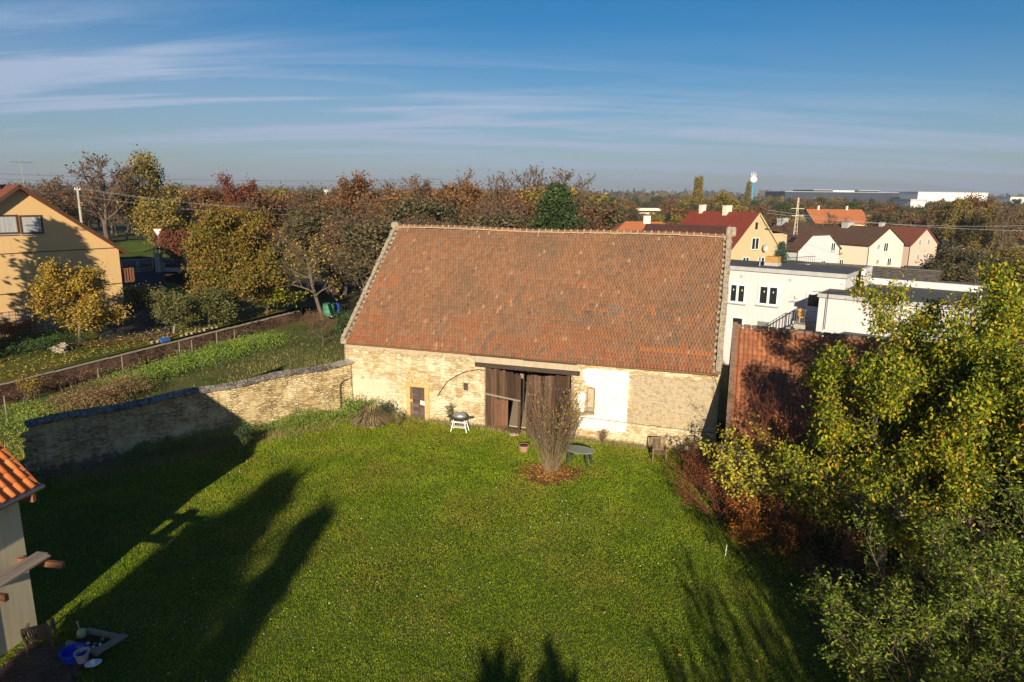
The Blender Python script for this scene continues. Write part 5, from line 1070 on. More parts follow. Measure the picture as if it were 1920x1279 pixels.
MB().b2((0.02, -0.33, 2.28), (1.42, -0.22, 2.44)).build('beam', MAT['redwood'], pg)
MB().b2((0.02, -1.85, 2.22), (1.18, -1.74, 2.40)).build('beam', MAT['redwood'], pg)
pv = MB(); r = random.Random(4)
for i in range(9):
    for j in range(22):
        pv.box((-13.3+i*0.24+0.12*(j % 2)+r.uniform(-.01, .01), 16.6-j*0.155+r.uniform(-.01, .01), 0.03+r.uniform(0, .012)), (0.225, 0.14, 0.05))
tag(pv.build('brick_paving', MAT['paving']), kind='structure')
def garden_chair(loc, rz, label, fold=False, mat='teak', sc=1.0):
    c = thing('garden_chair', label, 'chair', loc, rz); c.scale = (sc,)*3; W_ = 0.58; M_ = MAT[mat]
    seat = MB()
    for i in range(6): seat.b2((-W_/2+.03, 0.02+i*.078, .41), (W_/2-.03, 0.082+i*.078, .435))
    seat.build('seat', M_, c)
    bk = MB(); R_ = Matrix.Rotation(-0.22, 3, 'X')
    for i in range(8): bk.box(Vector((-W_/2+.075+i*.062, .52, .70))+Vector((0, .03, 0)), (.036, .02, .50), R_)
    bk.build('backrest', M_, c)
    MB().box((0, .62, .96), (W_, .04, .08), R_).box((0, .50, .45), (W_, .04, .06), R_).build('back_rail', M_, c)
    for sx_ in (-1, 1):
        MB().bar((sx_*W_/2, .04, 0), (sx_*W_/2, .04, .64), .05, .05).build('leg', M_, c)
        MB().bar((sx_*W_/2, .46, 0), (sx_*W_/2, .66, 1.0), .05, .05).build('leg', M_, c)
        MB().b2((sx_*W_/2-.035, -.02, .64), (sx_*W_/2+.035, .56, .67)).build('armrest', M_, c)
    return c
gc = garden_chair((-12.98, 16.85, 0.05), math.radians(105), 'slatted wooden garden chair leaning against the corner of the cream house'); gc.rotation_euler = (math.radians(-8), 0, math.radians(205))
pf = thing('pallet_frame', 'grey wooden frame with odds and ends lying on the lawn near the cream house', 'frame', (-11.45, 16.65, 0.07), math.radians(-18))
for (a, b, hh) in (((-.62, .3, .1), (.62, .36, .1), .12), ((-.62, -.3, .1), (.55, -.34, .1), .14)): MB().bar(a, b, .11, hh).build('side_board', MAT['greywood'], pf)
MB().bar((.48, -.42, .17), (.60, .42, .17), .12, .05).bar((.60, -.42, .17), (.72, .42, .17), .10, .05).build('cross_board', MAT['greywood'], pf)
MB().b2((-.6, -.28, 0), (.5, .3, .04)).build('bottom', MAT['soil'], pf)
m = MB(); r = random.Random(9)
for i in range(9): m = MB().box((r.uniform(-.2, .4), r.uniform(-.2, .2), .08), (.09, .07, .06), Matrix.Rotation(r.uniform(0, 3), 3, 'Z')); tag(m.build('stone', MAT['whitepaint'] if i % 2 else MAT['mortar'], bevel=.015), 'small pale stone lying inside the grey wooden frame', 'stone', 'stones inside the wooden frame').matrix_world = Matrix.Translation((-11.45, 16.65, 0.07)) @ Matrix.Rotation(math.radians(-18), 4, 'Z')
wc = thing('watering_can', 'pale green plastic watering can standing at the wooden frame', 'watering can', (-11.98, 16.95, 0.08), 2.4)
gm_ = plain('pale_green_plastic', (0.42, 0.52, 0.25), None, 4, 0.45)
MB().lathe([(.11, 0), (.12, .02), (.11, .2), (.09, .22)], n=18).build('body', gm_, wc, smooth=True)
MB().tube((.09, 0, .06), (.3, 0, .3), .022, .014).tube((.3, 0, .3), (.33, 0, .32), .03, .04).build('spout', gm_, wc)
MB().path([(-.1, 0, .06), (-.2, 0, .14), (-.17, 0, .26), (-.05, 0, .28), (.06, 0, .22)], .012).build('handle', gm_, wc)
bs = MB().lathe([(.26, 0), (.30, .2), (.33, .21), (.33, .23), (.29, .22), (.25, .03)], n=28).build('washbasin', plain('blue_plastic', (0.015, 0.06, 0.55), None, 4, 0.35), smooth=False); tag(bs, 'blue plastic basin beside the pinkish bucket', 'basin').location = (-11.68, 16.1, 0.06)
bk = thing('bucket', 'pinkish white bucket in front of the blue basin', 'bucket', (-11.36, 15.98, 0.06), 0.4)
pkm = plain('pink_white_plastic', (0.52, 0.42, 0.44), None, 4, 0.4)
MB().lathe([(.13, 0), (.18, .26), (.195, .26), (.195, .28), (.17, .27), (.125, .02)], n=26).build('body', pkm, bk)
MB().path([(.19, 0, .26), (.25, .05, .12), (.22, .1, 0.05), (.2, .12, .12)], .008).build('handle', MAT['greymetal'], bk)
wh = thing('white_dish', 'white plastic dish with a knob lying on the grass in front of the bucket', 'dish', (-10.98, 15.82, 0.08), 0.5)
MB().lathe([(.12, 0), (.19, .03), (.2, .06), (.17, .055), (.02, .03)], n=24, sy=.75).build('bowl', MAT['whitepaint'], wh, smooth=True)
MB().lathe([(.05, .03), (.07, .08), (.05, .14), (.02, .16)], n=14).build('knob', MAT['whitepaint'], wh, smooth=True)

# ------------------------------------------------------------------ things on the lawn by the barn
tb = thing('garden_table', 'oval grey-green plastic garden table beside the bare-stemmed shrub', 'table', G(1086, 870), math.radians(-28))
gp = plain('grey_green_plastic', (0.20, 0.23, 0.22), (0.15, 0.17, 0.16), 5, 0.45); dk = plain('dark_green_plastic', (0.04, 0.055, 0.05), None, 4, 0.5)
MB().lathe([(.52, .685), (.56, .70), (.56, .73), (.53, .74), (.50, .735)], n=36, sx=1.32, sy=0.86).build('tabletop', gp, tb)
for sx_ in (-1, 1):
    for sy_ in (-1, 1): MB().tube((sx_*.52, sy_*.28, 0), (sx_*.42, sy_*.24, .70), .035, .075, n=10).build('leg', dk, tb)
garden_chair(G(1236, 868), math.radians(172), 'old brown wooden armchair on the grass near the right end of the barn', mat='teak', sc=1.05).rotation_euler = (0, 0, math.radians(165-180+10))
gb = thing('barbecue', 'grey lidded barbecue on a pale four-legged stand beside the barn gate', 'barbecue', facade(7.4, -0.95), BR+0.08)
MB().lathe([(.30, .60), (.36, .66), (.38, .78), (.36, .80)], n=26, sx=1.1, sy=.75).build('fire_bowl', MAT['darkmetal'], gb)
MB().lathe([(.38, .80), (.36, .90), (.28, .99), (.12, 1.03), (.01, 1.04)], n=26, sx=1.05, sy=.75).build('lid', MAT['greymetal'], gb, smooth=True)
MB().b2((.40, -.16, .78), (.68, .16, .82)).build('side_shelf', MAT['darkmetal'], gb)
MB().b2((-.66, -.16, .76), (-.40, .16, .80)).build('side_shelf', MAT['darkmetal'], gb)
for sx_ in (-1, 1):
    for sy_ in (-1, 1): MB().bar((sx_*.44, sy_*.22, 0), (sx_*.28, sy_*.14, .7), .045, .045).build('leg', MAT['whitepaint'], gb)
MB().b2((-.40, -.2, .52), (.40, -.16, .58)).b2((-.36, -.16, .22), (.36, .16, .24)).build('lower_shelf', MAT['whitepaint'], gb)
ft_ = thing('flower_pot', 'weathered terracotta flower pot on the grass left of the bare-stemmed shrub', 'flower pot', G(982, 846))
MB().lathe([(.20, 0), (.25, .26), (.30, .27), (.30, .33), (.25, .33), (.23, .27)], n=26).build('pot', plain('pale_terracotta', (0.38, 0.22, 0.15), (0.28, 0.16, 0.11), 6, 0.9), ft_)
MB().lathe([(.24, .27), (.20, .33), (.05, .36)], n=16).build('soil', MAT['soil'], ft_)
tag(MB().box((0, 0, .1), (.3, .2, .16)).box((.2, .05, .07), (.2, .18, .12), Matrix.Rotation(.6, 3, 'Z')).build('stone', MAT['mortar'], bevel=.04), 'pale stone on the grass under the open wicket door', 'stone').location = facade(10.3, -0.75)
tag(MB().tube((0, 0, 0), (0.02, 0, 0.42), 0.018).build('marker_peg', MAT['whitepaint']), 'short white peg standing alone in the lawn near the orange shrub', 'peg').location = G(1360, 1042)

# ------------------------------------------------------------------ white building behind the barn
WAZ = math.radians(37.5)     # local x = (cos, -sin)
WO = AY(1441, 552, 48); WO.z = 0
WXv, WYv = frame_of(WO, WAZ)
def wpl(px, py, off=0.0): return on_plane(WO, WAZ, px, py, off)
wb = thing('white_building', 'white rendered flat-roofed building with balcony behind the tiled outbuilding', 'building', WO, -WAZ)
TZ = wpl(1470, 507)[1]; ZB = -1.0
MB().b2((-11, 0, ZB), (4.9, 5.2, TZ-.12)).build('wall', MAT['whiterender'], wb)
r_ = MB().b2((-11.1, -.12, TZ-.10), (5.0, 5.3, TZ+.02)).build('roof', MAT['roofing'], wb)
MB().b2((-11.1, -.16, TZ-.22), (5.04, -.122, TZ+.06)).b2((5.002, -.16, TZ-.22), (5.06, 5.3, TZ+.06)).build('fascia', MAT['flashing'], r_)
u, z = wpl(1448, 490, 2.5); MB().b2((u-.45, 2.3, TZ), (u+.45, 3.0, z+.35)).build('chimney', MAT['ochrebrick'], r_); MB().b2((u-.5, 2.25, TZ), (u+.5, 3.05, TZ+.25)).build('chimney_base', MAT['flashing'], r_)
u, z = wpl(1424, 500, 1.5); MB().tube((u, 1.5, TZ), (u, 1.5, TZ+.7), .06, n=10).build('flue', MAT['greymetal'], r_)
for (px, py, w, h_) in ((1383, 550, 1.15, 1.45), (1441, 554, 1.35, 1.45)):
    u, z = wpl(px, py); ww = window(wb, u, z, w+.1, h_, y=-.02, t=.14)
    st = MB()
    for q in ((-.3, .25), (.33, .25)): st.box((u+q[0], -.05, z+q[1]), (.07, .012, .07), Matrix.Rotation(PI/4, 3, 'Y')).box((u+q[0], -.052, z+q[1]), (.025, .012, .16))
    st.build('straw_star', MAT['ivoryrender'], ww)
u, z = wpl(1383, 604); window(wb, u, z, .9, .8, y=-.02, cols=1, sill=False)
u, z = wpl(1527, 563); MB().b2((u-.5, -.05, z-1.5), (u+.5, -.004, z-.56)).build('door_panel', MAT['whitepaint'], wb); window(wb, u, z-0.02, 1.05, 1.05, y=-.02, cols=1, sill=False, t=.12)['label'] = 'white balcony door with dark glass'
for px, py in ((1391, 518), (1482, 525)):
    u, z = wpl(px, py); MB().box((u, -.02, z), (.16, .05, .16)).build('vent', MAT['flashing'], wb)
u, z = wpl(1494, 557); MB().lathe([(.13, 0), (.15, .04), (.1, .1)], n=14).build('wall_lamp', MAT['ivoryrender'], wb).matrix_local = Matrix.Translation((u, -.02, z)) @ Matrix.Rotation(PI/2, 4, 'X')
u, z = wpl(1431, 612); MB().b2((u-.4, -.04, z-1.6), (u+.4, -.005, z+.35)).build('cellar_door', MAT['greymetal'], wb)
# projecting block to the right
U2, Z2 = wpl(1537, 551, -3.0); bz2 = Z2
MB().b2((U2, -3.0, ZB), (U2+8, -.005, bz2-.1)).b2((4.92, 0.002, ZB), (U2+8, 4.6, bz2-.1)).build('side_block', MAT['whiterender'], wb)
r2_ = MB().b2((U2-.05, -3.1, bz2-.098), (U2+8.1, 4.7, bz2+.02)).build('side_roof', MAT['roofing'], wb)
MB().b2((U2-.08, -3.15, bz2-.2), (U2+8.1, -3.102, bz2+.05)).b2((U2-.10, -3.15, bz2-.2), (U2-.052, -.02, bz2+.05)).build('fascia', MAT['flashing'], r2_)
MB().b2((5.5, 4.7, bz2-.3), (U2+8.1, 4.95, bz2+.45)).b2((5.3, 2.6, bz2-.3), (5.55, 4.95, TZ+.25)).build('parapet', MAT['whiterender'], wb)
an = MB().tube((U2+.55, -3.2, bz2-2.2), (U2+.55, -3.2, bz2+.25), .025).tube((U2-.4, -3.2, bz2+.12), (U2+1.5, -3.2, bz2+.25), .018)
for q in range(7): an.tube((U2-.3+q*.28, -3.45, bz2+.13+.018*q), (U2-.3+q*.28, -2.95, bz2+.13+.018*q), .012)
an.build('antenna', MAT['darkmetal'], wb)
MB().b2((U2+2.0, -5.0, ZB), (U2+9, -3.02, bz2-2.35)).build('lean_to', MAT['whiterender'], wb); MB().b2((U2+1.7, -5.2, bz2-2.34), (U2+9.2, -3.02, bz2-2.22)).build('lean_to_roof', MAT['roofing'], wb)
# balcony with railing and stair
u0, zf = wpl(1490, 605, -1.3); u1, _ = wpl(1530, 605, -1.3); u1 = min(u1, U2-.05)
bl = thing('balcony', None, None, (0, 0, 0)); bl.parent = wb
MB().b2((u0, -1.5, zf-.35), (u1, -.01, zf-.05)).build('slab', MAT['concrete'], bl)
MB().b2((u0+.1, -1.45, ZB), (u0+.3, -1.25, zf-.35)).b2((u1-.5, -1.45, ZB), (u1-.3, -1.25, zf-.35)).build('support', MAT['concrete'], bl)
ral = MB(); x = u0
while x < u1-.05: ral.tube((x, -1.48, zf-.05), (x, -1.48, zf+.95), .016, n=5); x += .13
ral.tube((u0, -1.48, zf+.95), (u1, -1.48, zf+.95), .025).tube((u0, -1.48, zf+.05), (u1, -1.48, zf+.05), .02); ral.build('railing', MAT['greymetal'], bl)
st = MB()
for q in range(8): st.b2((u0-.25*(q+1), -1.4, zf-.05-.2*(q+1)), (u0-.25*q, -.5, zf-.05-.2*q-.12))
st.build('stair', MAT['concrete'], bl)
ral = MB()
for yy in (-1.42, -.48):
    for q in range(11): ral.tube((u0-.2*q, yy, zf-.05-.16*q), (u0-.2*q, yy, zf+.95-.16*q), .014, n=5)
    ral.tube((u0, yy, zf+.95), (u0-2.1, yy, zf+.95-1.68), .022)
ral.build('stair_railing', MAT['darkmetal'], bl)
ch_ = MB().b2((-.25, -.25, .38), (.25, .25, .46)).b2((-.25, .2, .46), (.25, .26, .95)).b2((-.25, -.25, 0), (-.2, -.2, .4)).b2((.2, -.25, 0), (.25, -.2, .4)).b2((-.25, .2, 0), (-.2, .25, .4)).b2((.2, .2, 0), (.25, .25, .4)).build('patio_chair', plain('orange_plastic', (0.70, 0.30, 0.03), None, 4, 0.5))
tag(ch_, 'orange chair standing on the balcony of the white building', 'chair'); ch_.location = WO+WXv*(u0+.35)+WYv*(-.9)+Vector((0, 0, zf-.04)); ch_.rotation_euler = (0, 0, -WAZ+0.5)
# mossy sheds and other flat buildings around it
def shed(name, label, p, az, L, D, z0, z1, base, wall, roof, cat='shed'):
    s_ = thing(name, label, cat, (p.x, p.y, base), -az); MB().add([(0, 0, 0), (L, 0, 0), (L, D, 0), (0, D, 0), (0, 0, z0-base), (L, 0, z0-base), (L, D, z1-base), (0, D, z1-base)], [(0, 1, 5, 4), (1, 2, 6, 5), (2, 3, 7, 6), (3, 0, 4, 7)]).build('wall', MAT[wall], s_)
    MB().slab((-.2, -.3, z0-base+.06), (L+.2, -.3, z0-base+.06), (L+.2, D+.3, z1-base+.06), (-.2, D+.3, z1-base+.06), .08).build('roof', MAT[roof], s_); return s_
shed('mossy_shed', 'shed with a mossy grey sheet roof right behind the white building', AY(1500, 512, 57), WAZ, 9.5, 4.0, 5.6, 6.7, -1.0, 'concrete', 'eternit')
shed('mossy_shed', 'second shed with darker mossy sheet roof, right of the first one', AY(1605, 525, 54), WAZ, 9, 4.0, 5.1, 5.9, -1.0, 'concrete', 'eternit')
shed('corrugated_shelter', 'open shelter with pale corrugated roof beyond the second mossy shed', AY(1665, 530, 56), WAZ, 5.0, 4.0, 4.6, 5.5, -1.5, 'greywood', 'flashing')
shed('dark_shed', 'dark low shed below the brick-red roofed house', AY(1712, 512, 84), math.radians(20), 7, 5, 2.9, 3.7, -2.0, 'roofing', 'roofing')
# village houses in the middle distance
RA = math.radians(-31)
A = AY(1423, 399, 110); th_ = gable_house('red_roofed_house', 'tan gabled house with steep red roof, nearest behind the white building', A, RA, 14.5, 6.3, 3.6, -1.2, 'tanrender', 'roof_red', over=.25, board='tanrender', chim=[(6.5, 0, 1.3, .9, 'ivoryrender'), (12, 0, 1.0, .9, 'ivoryrender')])
px_windows(th_, A, RA, -1.2, [(1416, 457, 1.7, 1.9), (1398, 491, 1.5, 1.5), (1427, 491, 1.5, 1.5)])
u, z = on_plane(A, RA, 1418.5, 423.5); MB().b2((u-.28, -.03, z+1.2-.55), (u+.28, .0, z+1.2+.55)).build('slot_window', MAT['glass'], th_)
MB().b2((1.8, 0.02, 0), (7.4, 9, on_plane(A, RA, 1447, 438)[1]+1.2)).build('side_wing', MAT['tanrender'], th_)
zt = on_plane(A, RA, 1447, 438)[1]+1.2; MB().slab((1.7, -.3, zt+.9), (7.8, -.3, zt-.05), (7.8, 9.2, zt-.05), (1.7, 9.2, zt+.9), .15).build('wing_roof', MAT['roof_brown'], th_)
u, z = on_plane(A, RA, 1430, 464); dsh = MB().lathe([(.02, 0), (.35, .08), (.62, .22), (.64, .22), (.36, .05), (.03, -.03)], n=20).build('satellite_dish', MAT['flashing'], th_); dsh.matrix_local = Matrix.Translation((u, -.35, z+1.2)) @ Matrix.Rotation(PI/2, 4, 'X')
A = AY(1541, 420, 119); wh_ = gable_house('white_brown_house', 'white house with half-hipped brown roof and small skylight', A, RA, 9, 5.7, 3.6, -2.0, 'whiterender', 'roof_brown', over=.3, hip=.42, chim=[(8, 0, 1.7, .6, 'flashing')])
px_windows(wh_, A, RA, -2.0, [(1562, 463, 1.2, 1.5), (1577, 493, 1.2, 1.3), (1543, 494, 1.2, 1.0)])
sk = MB().box((-3.55, 3.6, 0), (.9, .1, .1)); zsk = (A.z+2.0)-(3.9)*(A.z-3.6)/5.7
MB().box((-3.9, 2.6, zsk+.14), (1.3, .95, .10), Matrix.Rotation(-math.atan2(A.z-3.6, 5.7), 3, 'Y')).build('skylight', MAT['glass'], wh_)
A2 = AY(1466, 414.5, 132); l2 = gable_house('brown_roofed_wing', 'brown-roofed wing with dormer left of the white half-hipped house', A2+Vector((-3.5, -3, -.2)), math.radians(59), 9, 4.6, 4.2, -2.0, 'whiterender', 'roof_brown', over=.3, cat='house wing')
# pixel of the terrace in front of it
tr = thing('terrace_annex', 'white annex with railed roof terrace in front of the brown-roofed wing', 'annex', AY(1500, 478, 104), -RA); tr.location.z = -2
MB().b2((-3.2, 0, 0), (3.5, 4, 4.3)).build('wall', MAT['whiterender'], tr); MB().b2((-3.4, -.2, 4.302), (3.6, 4.1, 4.45)).build('deck', MAT['roofing'], tr)
m = MB().tube((-3.2, -.1, 5.4), (3.5, -.1, 5.4), .04)
for q in range(14): m.tube((-3.2+q*.515, -.1, 4.4), (-3.2+q*.515, -.1, 5.4), .025, n=5)
m.build('railing', MAT['darkmetal'], tr)
A = AY(1667, 426, 140); ch2 = gable_house('cream_house_row', 'cream gabled house with brown roof, between the white and the pinkish house', A, RA, 17, 6.0, 3.2, -2.2, 'ivoryrender', 'roof_brown', over=.35, chim=[(9, 0, 2.2, .5, 'flashing')])
px_windows(ch2, A, RA, -2.2, [(1647, 463, .9, 1.1), (1661, 463.5, 1.5, 1.8), (1645, 491, 1.0, 1.0), (1655, 491, .5, 1.1), (1667, 491, 1.4, 1.6)])
MB().b2((-6.2, 5.2, 3.2), (-7.4, 8.6, 3.35)).build('balcony_floor', MAT['concrete'], ch2)
m = MB()
for q in range(9): m.b2((-7.42, 5.25+q*.4, 3.35), (-7.36, 5.5+q*.4, 4.4))
m.build('balcony_railing', MAT['brown'], ch2)
A = AY(1737, 427, 150); pk = gable_house('pink_house', 'pinkish gabled house with brick-red roof at the right end of the row', A, RA, 11, 5.3, 2.6, -2.4, 'pinkrender', 'roof_brick', over=.3, board='roof_brick', chim=[(10, 0, 1.2, .6, 'flashing')])
px_windows(pk, A, RA, -2.4, [(1725, 455, .9, 1.4), (1741, 454, .9, 1.4), (1721, 482, .9, 1.4), (1738, 480, .9, 1.4)])
# houses further back
A = AY(1615, 392, 215); lo = gable_house('long_orange_house', 'long low house with orange roof beyond the brown roofs', AY(1513, 392, 208), math.radians(84), 17, 5.5, 4.9, -2.2, 'paleyellow', 'roof_orange', over=.4, chim=[(3.5, 0, .7, .9, 'ivoryrender'), (12.5, 0, .7, .9, 'ivoryrender')])
gable_house('orange_annex', 'small orange-roofed annex at the right end of the long orange house', AY(1600, 403, 214), math.radians(84), 5.5, 3.6, 3.9, -2.2, 'paleyellow', 'roof_orange', over=.3)
def hip_house(name, label, pa, pb, ov, D, eave, base, wall, roof, chim=None):
    """ridge from pa to pb, hipped ends overshooting by ov, half depth D"""
    d = (pb-pa); az = math.atan2(d.x, d.y); L = d.length; h = thing(name, label, 'house', (pa.x, pa.y, base), -az); rz = pa.z-base; ez = eave-base
    MB().b2((-D+.3, -ov+.3, 0), (D-.3, L+ov-.3, ez)).build('wall', MAT[wall], h)
    r = MB().add([(-D, -ov, ez), (D, -ov, ez), (D, L+ov, ez), (-D, L+ov, ez), (0, 0, rz), (0, L, rz)], [(0, 1, 4), (1, 2, 5, 4), (2, 3, 5), (3, 0, 4, 5), (3, 2, 1, 0)]).build('roof', MAT[roof], h)
    if chim: MB().b2((-.45, L*chim-.45, rz-.5), (.45, L*chim+.45, rz+.75)).build('chimney', MAT['ivoryrender'], r)
    return h
hip_house('hipped_house', 'orange hip-roofed house peeking over the barn ridge', AY(1173, 415, 92), AY(1240, 417, 92), 3.6, 4.6, 6.2, 0, 'ivoryrender', 'roof_orange', .58)
dl = gable_house('dark_roofed_house', 'low house with dark red roof and white gable behind the barn ridge', AY(1366, 424, 84), math.radians(-66), 10, 4.0, 6.6, -.5, 'whiterender', 'roof_dark', over=.1, board='whiterender')
gable_house('small_red_house', 'small red-roofed house behind the brick-red roof', AY(1733, 411, 185), math.radians(-75), 6, 4, 3.8, -2, 'ivoryrender', 'roof_brick', over=.2)
gable_house('yellow_house', 'pale yellow house with small orange roof between the willows on the right', AY(1836, 405, 190), math.radians(-70), 5, 3.4, 6.5, -2.2, 'paleyellow', 'roof_orange', over=.3)
yl = shed('yellow_building', 'long pale yellow single-storey building behind the trees on the right', AY(1795, 452, 185), math.radians(5), 22, 8, 2.2, 2.8, -2.3, 'paleyellow', 'roofing', 'building')
gable_house('brick_roof_hall', 'long hall with brick-red roof at the far right edge', AY(1882, 421, 176), math.radians(84), 26, 8, 2.0, -2.4, 'paleyellow', 'roof_brick', over=.3, cat='hall')
# far industrial halls
def hall(label, px0, px1, pt, pb, Y, mat, name='warehouse', dep=80):
    a = AY(px0, pt, Y); b = AY(px1, pt+(px1-px0)*0.0113, Y); z0 = AY(px0, pb, Y).z
    h = thing(name, label, 'warehouse', (a.x, Y, -3)); w = b.x-a.x
    MB().b2((0, 0, 0), (w, dep, a.z+3)).build('wall', MAT[mat], h); MB().b2((-.5, -.5, a.z+3.002), (w+.5, dep, a.z+3.8)).build('roof', MAT['flashing'], h); return h
MAT['navy'] = plain('navy_cladding', (0.035, 0.045, 0.07), (0.025, 0.032, 0.05), .05, 0.6)
hall('long dark navy warehouse on the horizon', 1472, 1735, 359.5, 372, 1050, 'navy')
hall('dark navy raised block on the long warehouse', 1526, 1560, 356.5, 364, 1080, 'navy'); hall('pale low block on the roofline of the navy warehouse', 1562, 1602, 357.5, 362, 1100, 'whitepaint'); hall('second dark raised block on the navy warehouse', 1610, 1648, 357.5, 364, 1090, 'navy')
hall('long white warehouse on the horizon right of the navy one', 1722, 1853, 360.5, 374, 1000, 'whitepaint')
hall('small white hall between the trees below the navy warehouse', 1708, 1735, 376, 388, 420, 'whitepaint', dep=20)
hall('white hall at the far right of the horizon', 1895, 1960, 370, 377, 1100, 'whitepaint')
hall('white hall on the left horizon between the tree tops', 606, 622, 356, 362, 900, 'whitepaint', dep=30)
# water tower
p = AY(1412.5, 337, 860); wt = thing('water_tower', 'white spherical water tower on a blue stem on the horizon', 'water tower', (p.x, p.y, -3))
MB().tube((0, 0, 0), (0, 0, p.z), 1.6, 1.3, 16).build('stem', plain('blue_paint', (0.05, 0.30, 0.55), None, 3, .5), wt)
MB().lathe([(4.6*math.sin(t), p.z+3-4.6*math.cos(t)) for t in np.linspace(0.03, PI-.03, 16)], n=24).build('tank', MAT['whitepaint'], wt, smooth=True)
m = MB().tube((0, 0, p.z+7.4), (0, 0, p.z+13), .3)
for q in (-2.6, 0, 2.6): m.box((q, 0, p.z+9.5), (.6, .6, 3.6))
m.tube((-2.8, 0, p.z+8.4), (2.8, 0, p.z+8.4), .3); m.build('aerials', MAT['whitepaint'], wt)
# overpass
a = AY(1185, 388, 430); b = AY(1242, 389, 430)
ov = thing('road_overpass', 'pale concrete road overpass in the distance left of the red roof', 'overpass', (a.x, a.y, -2))
MB().b2((0, 0, a.z-.2), (b.x-a.x, 12, a.z+1.2)).build('parapet', MAT['ivoryrender'], ov); MB().b2((0, .5, a.z-2.6), (b.x-a.x, 11.5, a.z-1.4)).build('girder', MAT['ivoryrender'], ov)
MB().b2((b.x-a.x-4, 2, 0), (b.x-a.x-2, 10, a.z-2.6)).build('pier', MAT['concrete'], ov)
vn = thing('white_van', 'tiny white van on the road left of the overpass', 'van', AY(1177, 388, 420)+Vector((0, 0, -2)))
MB().prism([(-3, .4), (3, .4), (3, 1.3), (2.3, 1.5), (1.7, 2.4), (-3, 2.5)], -1, 1).build('body', MAT['whitepaint'], vn, bevel=.05); 
for q in (-1.8, 1.8):
    for yy in (-1.02, .82): MB().tube((q, yy, .4), (q, yy+.2, .4), .42, n=14).build('wheel', MAT['darkmetal'], vn)
MB().prism([(1.75, 1.5), (2.25, 1.5), (1.75, 2.3)], -1.01, 1.01).build('window', MAT['glass'], vn)

# ------------------------------------------------------------------ trees of the middle distance and the horizon
UN = dict(rmin=0.02)
def proto(kind):
    rs_ = 300+sorted(KINDS).index(kind); P, bark, leafm, nl, ls, lsp, lk, r0, H = KINDS[kind]
    P = dict(P); P['rmin'] = max(P['rmin'], 0.03 if 'bare' in kind else 0.035); T = Tree(rs_)
    if kind == 'upright':
        for q in range(3): trunk(T, H*(1-.1*q), r0*.7, P, (0.1*math.cos(q*2), 0.1*math.sin(q*2)), (.3*math.cos(q*2), .3*math.sin(q*2), 0))
    else: trunk(T, H, r0, P)
    zt = max(max(q[1][2], q[2][2]) for q in T.seg)
    t = plant(TN.get(kind, kind+'_tree'), T, P, (MAT[bark], MAT['twig'], MAT[leafm]), nl, ls, lsp, 'x', 'tree', (0, 0, 0), leafk=lk); t['h'] = zt; return t
BB = dict(BARE); BB.update(lv=3, nch=[10, 8, 7], nseg=[6, 4, 3, 2], ang=[44, 38, 36], len=[0.6, 0.52, 0.5])
RND = dict(lv=3, nseg=[5, 4, 3, 2], nch=[11, 7, 4], t0=[0.16, 0.2, 0.15], ang=[60, 48, 45], len=[0.55, 0.5, 0.5], rmin=0.03, up=0.08, wob=0.22, taper=0.4)
PPL = dict(lv=2, nseg=[8, 5, 3], nch=[26, 6], t0=[0.08, 0.15], ang=[20, 20], len=[0.28, 0.4], rmin=0.03, up=0.25, wob=0.08, taper=0.5)
WIL = dict(lv=3, nseg=[5, 5, 5, 3], nch=[12, 7, 5], t0=[0.2, 0.2, 0.1], ang=[38, 35, 40], len=[0.7, 0.55, 0.7], rmin=0.03, up=0.02, wob=0.15, dlv=3, droop=0.35)
KINDS = dict(
    bare=(BB, 'bark', 'lf_rust', 420, 0.30, 0.3, {}, 0.22, 7.0), bare_brown=(BB, 'bark', 'lf_rust', 1700, 0.24, 0.35, {}, 0.22, 7.0),
    rust=(RND, 'bark', 'lf_rust', 5200, 0.34, 0.42, {}, 0.2, 6.6), ochre=(RND, 'bark', 'lf_ochre', 6500, 0.34, 0.42, {}, 0.2, 6.6),
    dull=(RND, 'bark', 'lf_dull', 5200, 0.36, 0.45, {}, 0.2, 6.4), crimson=(RND, 'bark', 'lf_crimson', 6500, 0.34, 0.42, {}, 0.2, 6.6),
    evergreen=(RND, 'bark', 'lf_pine', 8000, 0.36, 0.45, {}, 0.2, 6.6), upright=(UPR, 'palebark', 'lf_rust', 2600, 0.28, 0.3, {}, 0.16, 8.0),
    poplar=(PPL, 'bark', 'lf_ochre', 5200, 0.28, 0.22, {}, 0.2, 9.0), willow=(WIL, 'bark', 'lf_ochre', 6500, 0.3, 0.3, dict(droop=1.2, aspect=.4), 0.2, 6.5))
TN = dict(bare='bare_tree', bare_brown='bare_tree')
DESC = dict(bare='bare grey-branched tree', bare_brown='half-bare brown tree', rust='rust-brown leaved tree', ochre='ochre-yellow leaved tree', dull='dull brown-green tree', crimson='crimson-brown leaved tree', evergreen='dark evergreen tree', upright='upright tree with thin vertical branches', poplar='slender poplar', willow='drooping ochre willow-like tree')
PR = {}
def zone(px):
    for lim, t in ((235, 'behind the ochre house and the utility pole'), (345, 'beyond the give-way sign'), (585, 'beyond the olive-russet garden tree'), (760, 'behind the left end of the barn ridge'), (990, 'behind the middle of the barn ridge'), (1145, 'around the big pine'), (1290, 'around the distant overpass'), (1460, 'beyond the red-roofed house'), (1640, 'between the brown roofs and the navy warehouse'), (1760, 'beyond the pinkish house'), (9999, 'near the pale yellow buildings at the far right')):
        if px < lim: return t
def hh_(x, y):
    if x < -24 and 40 < y < 105: return max(float(hgarden(x, y)), float(hbase(x, y)))
    return float(hbase(x, y))
r = random.Random(77); SEEN = {}
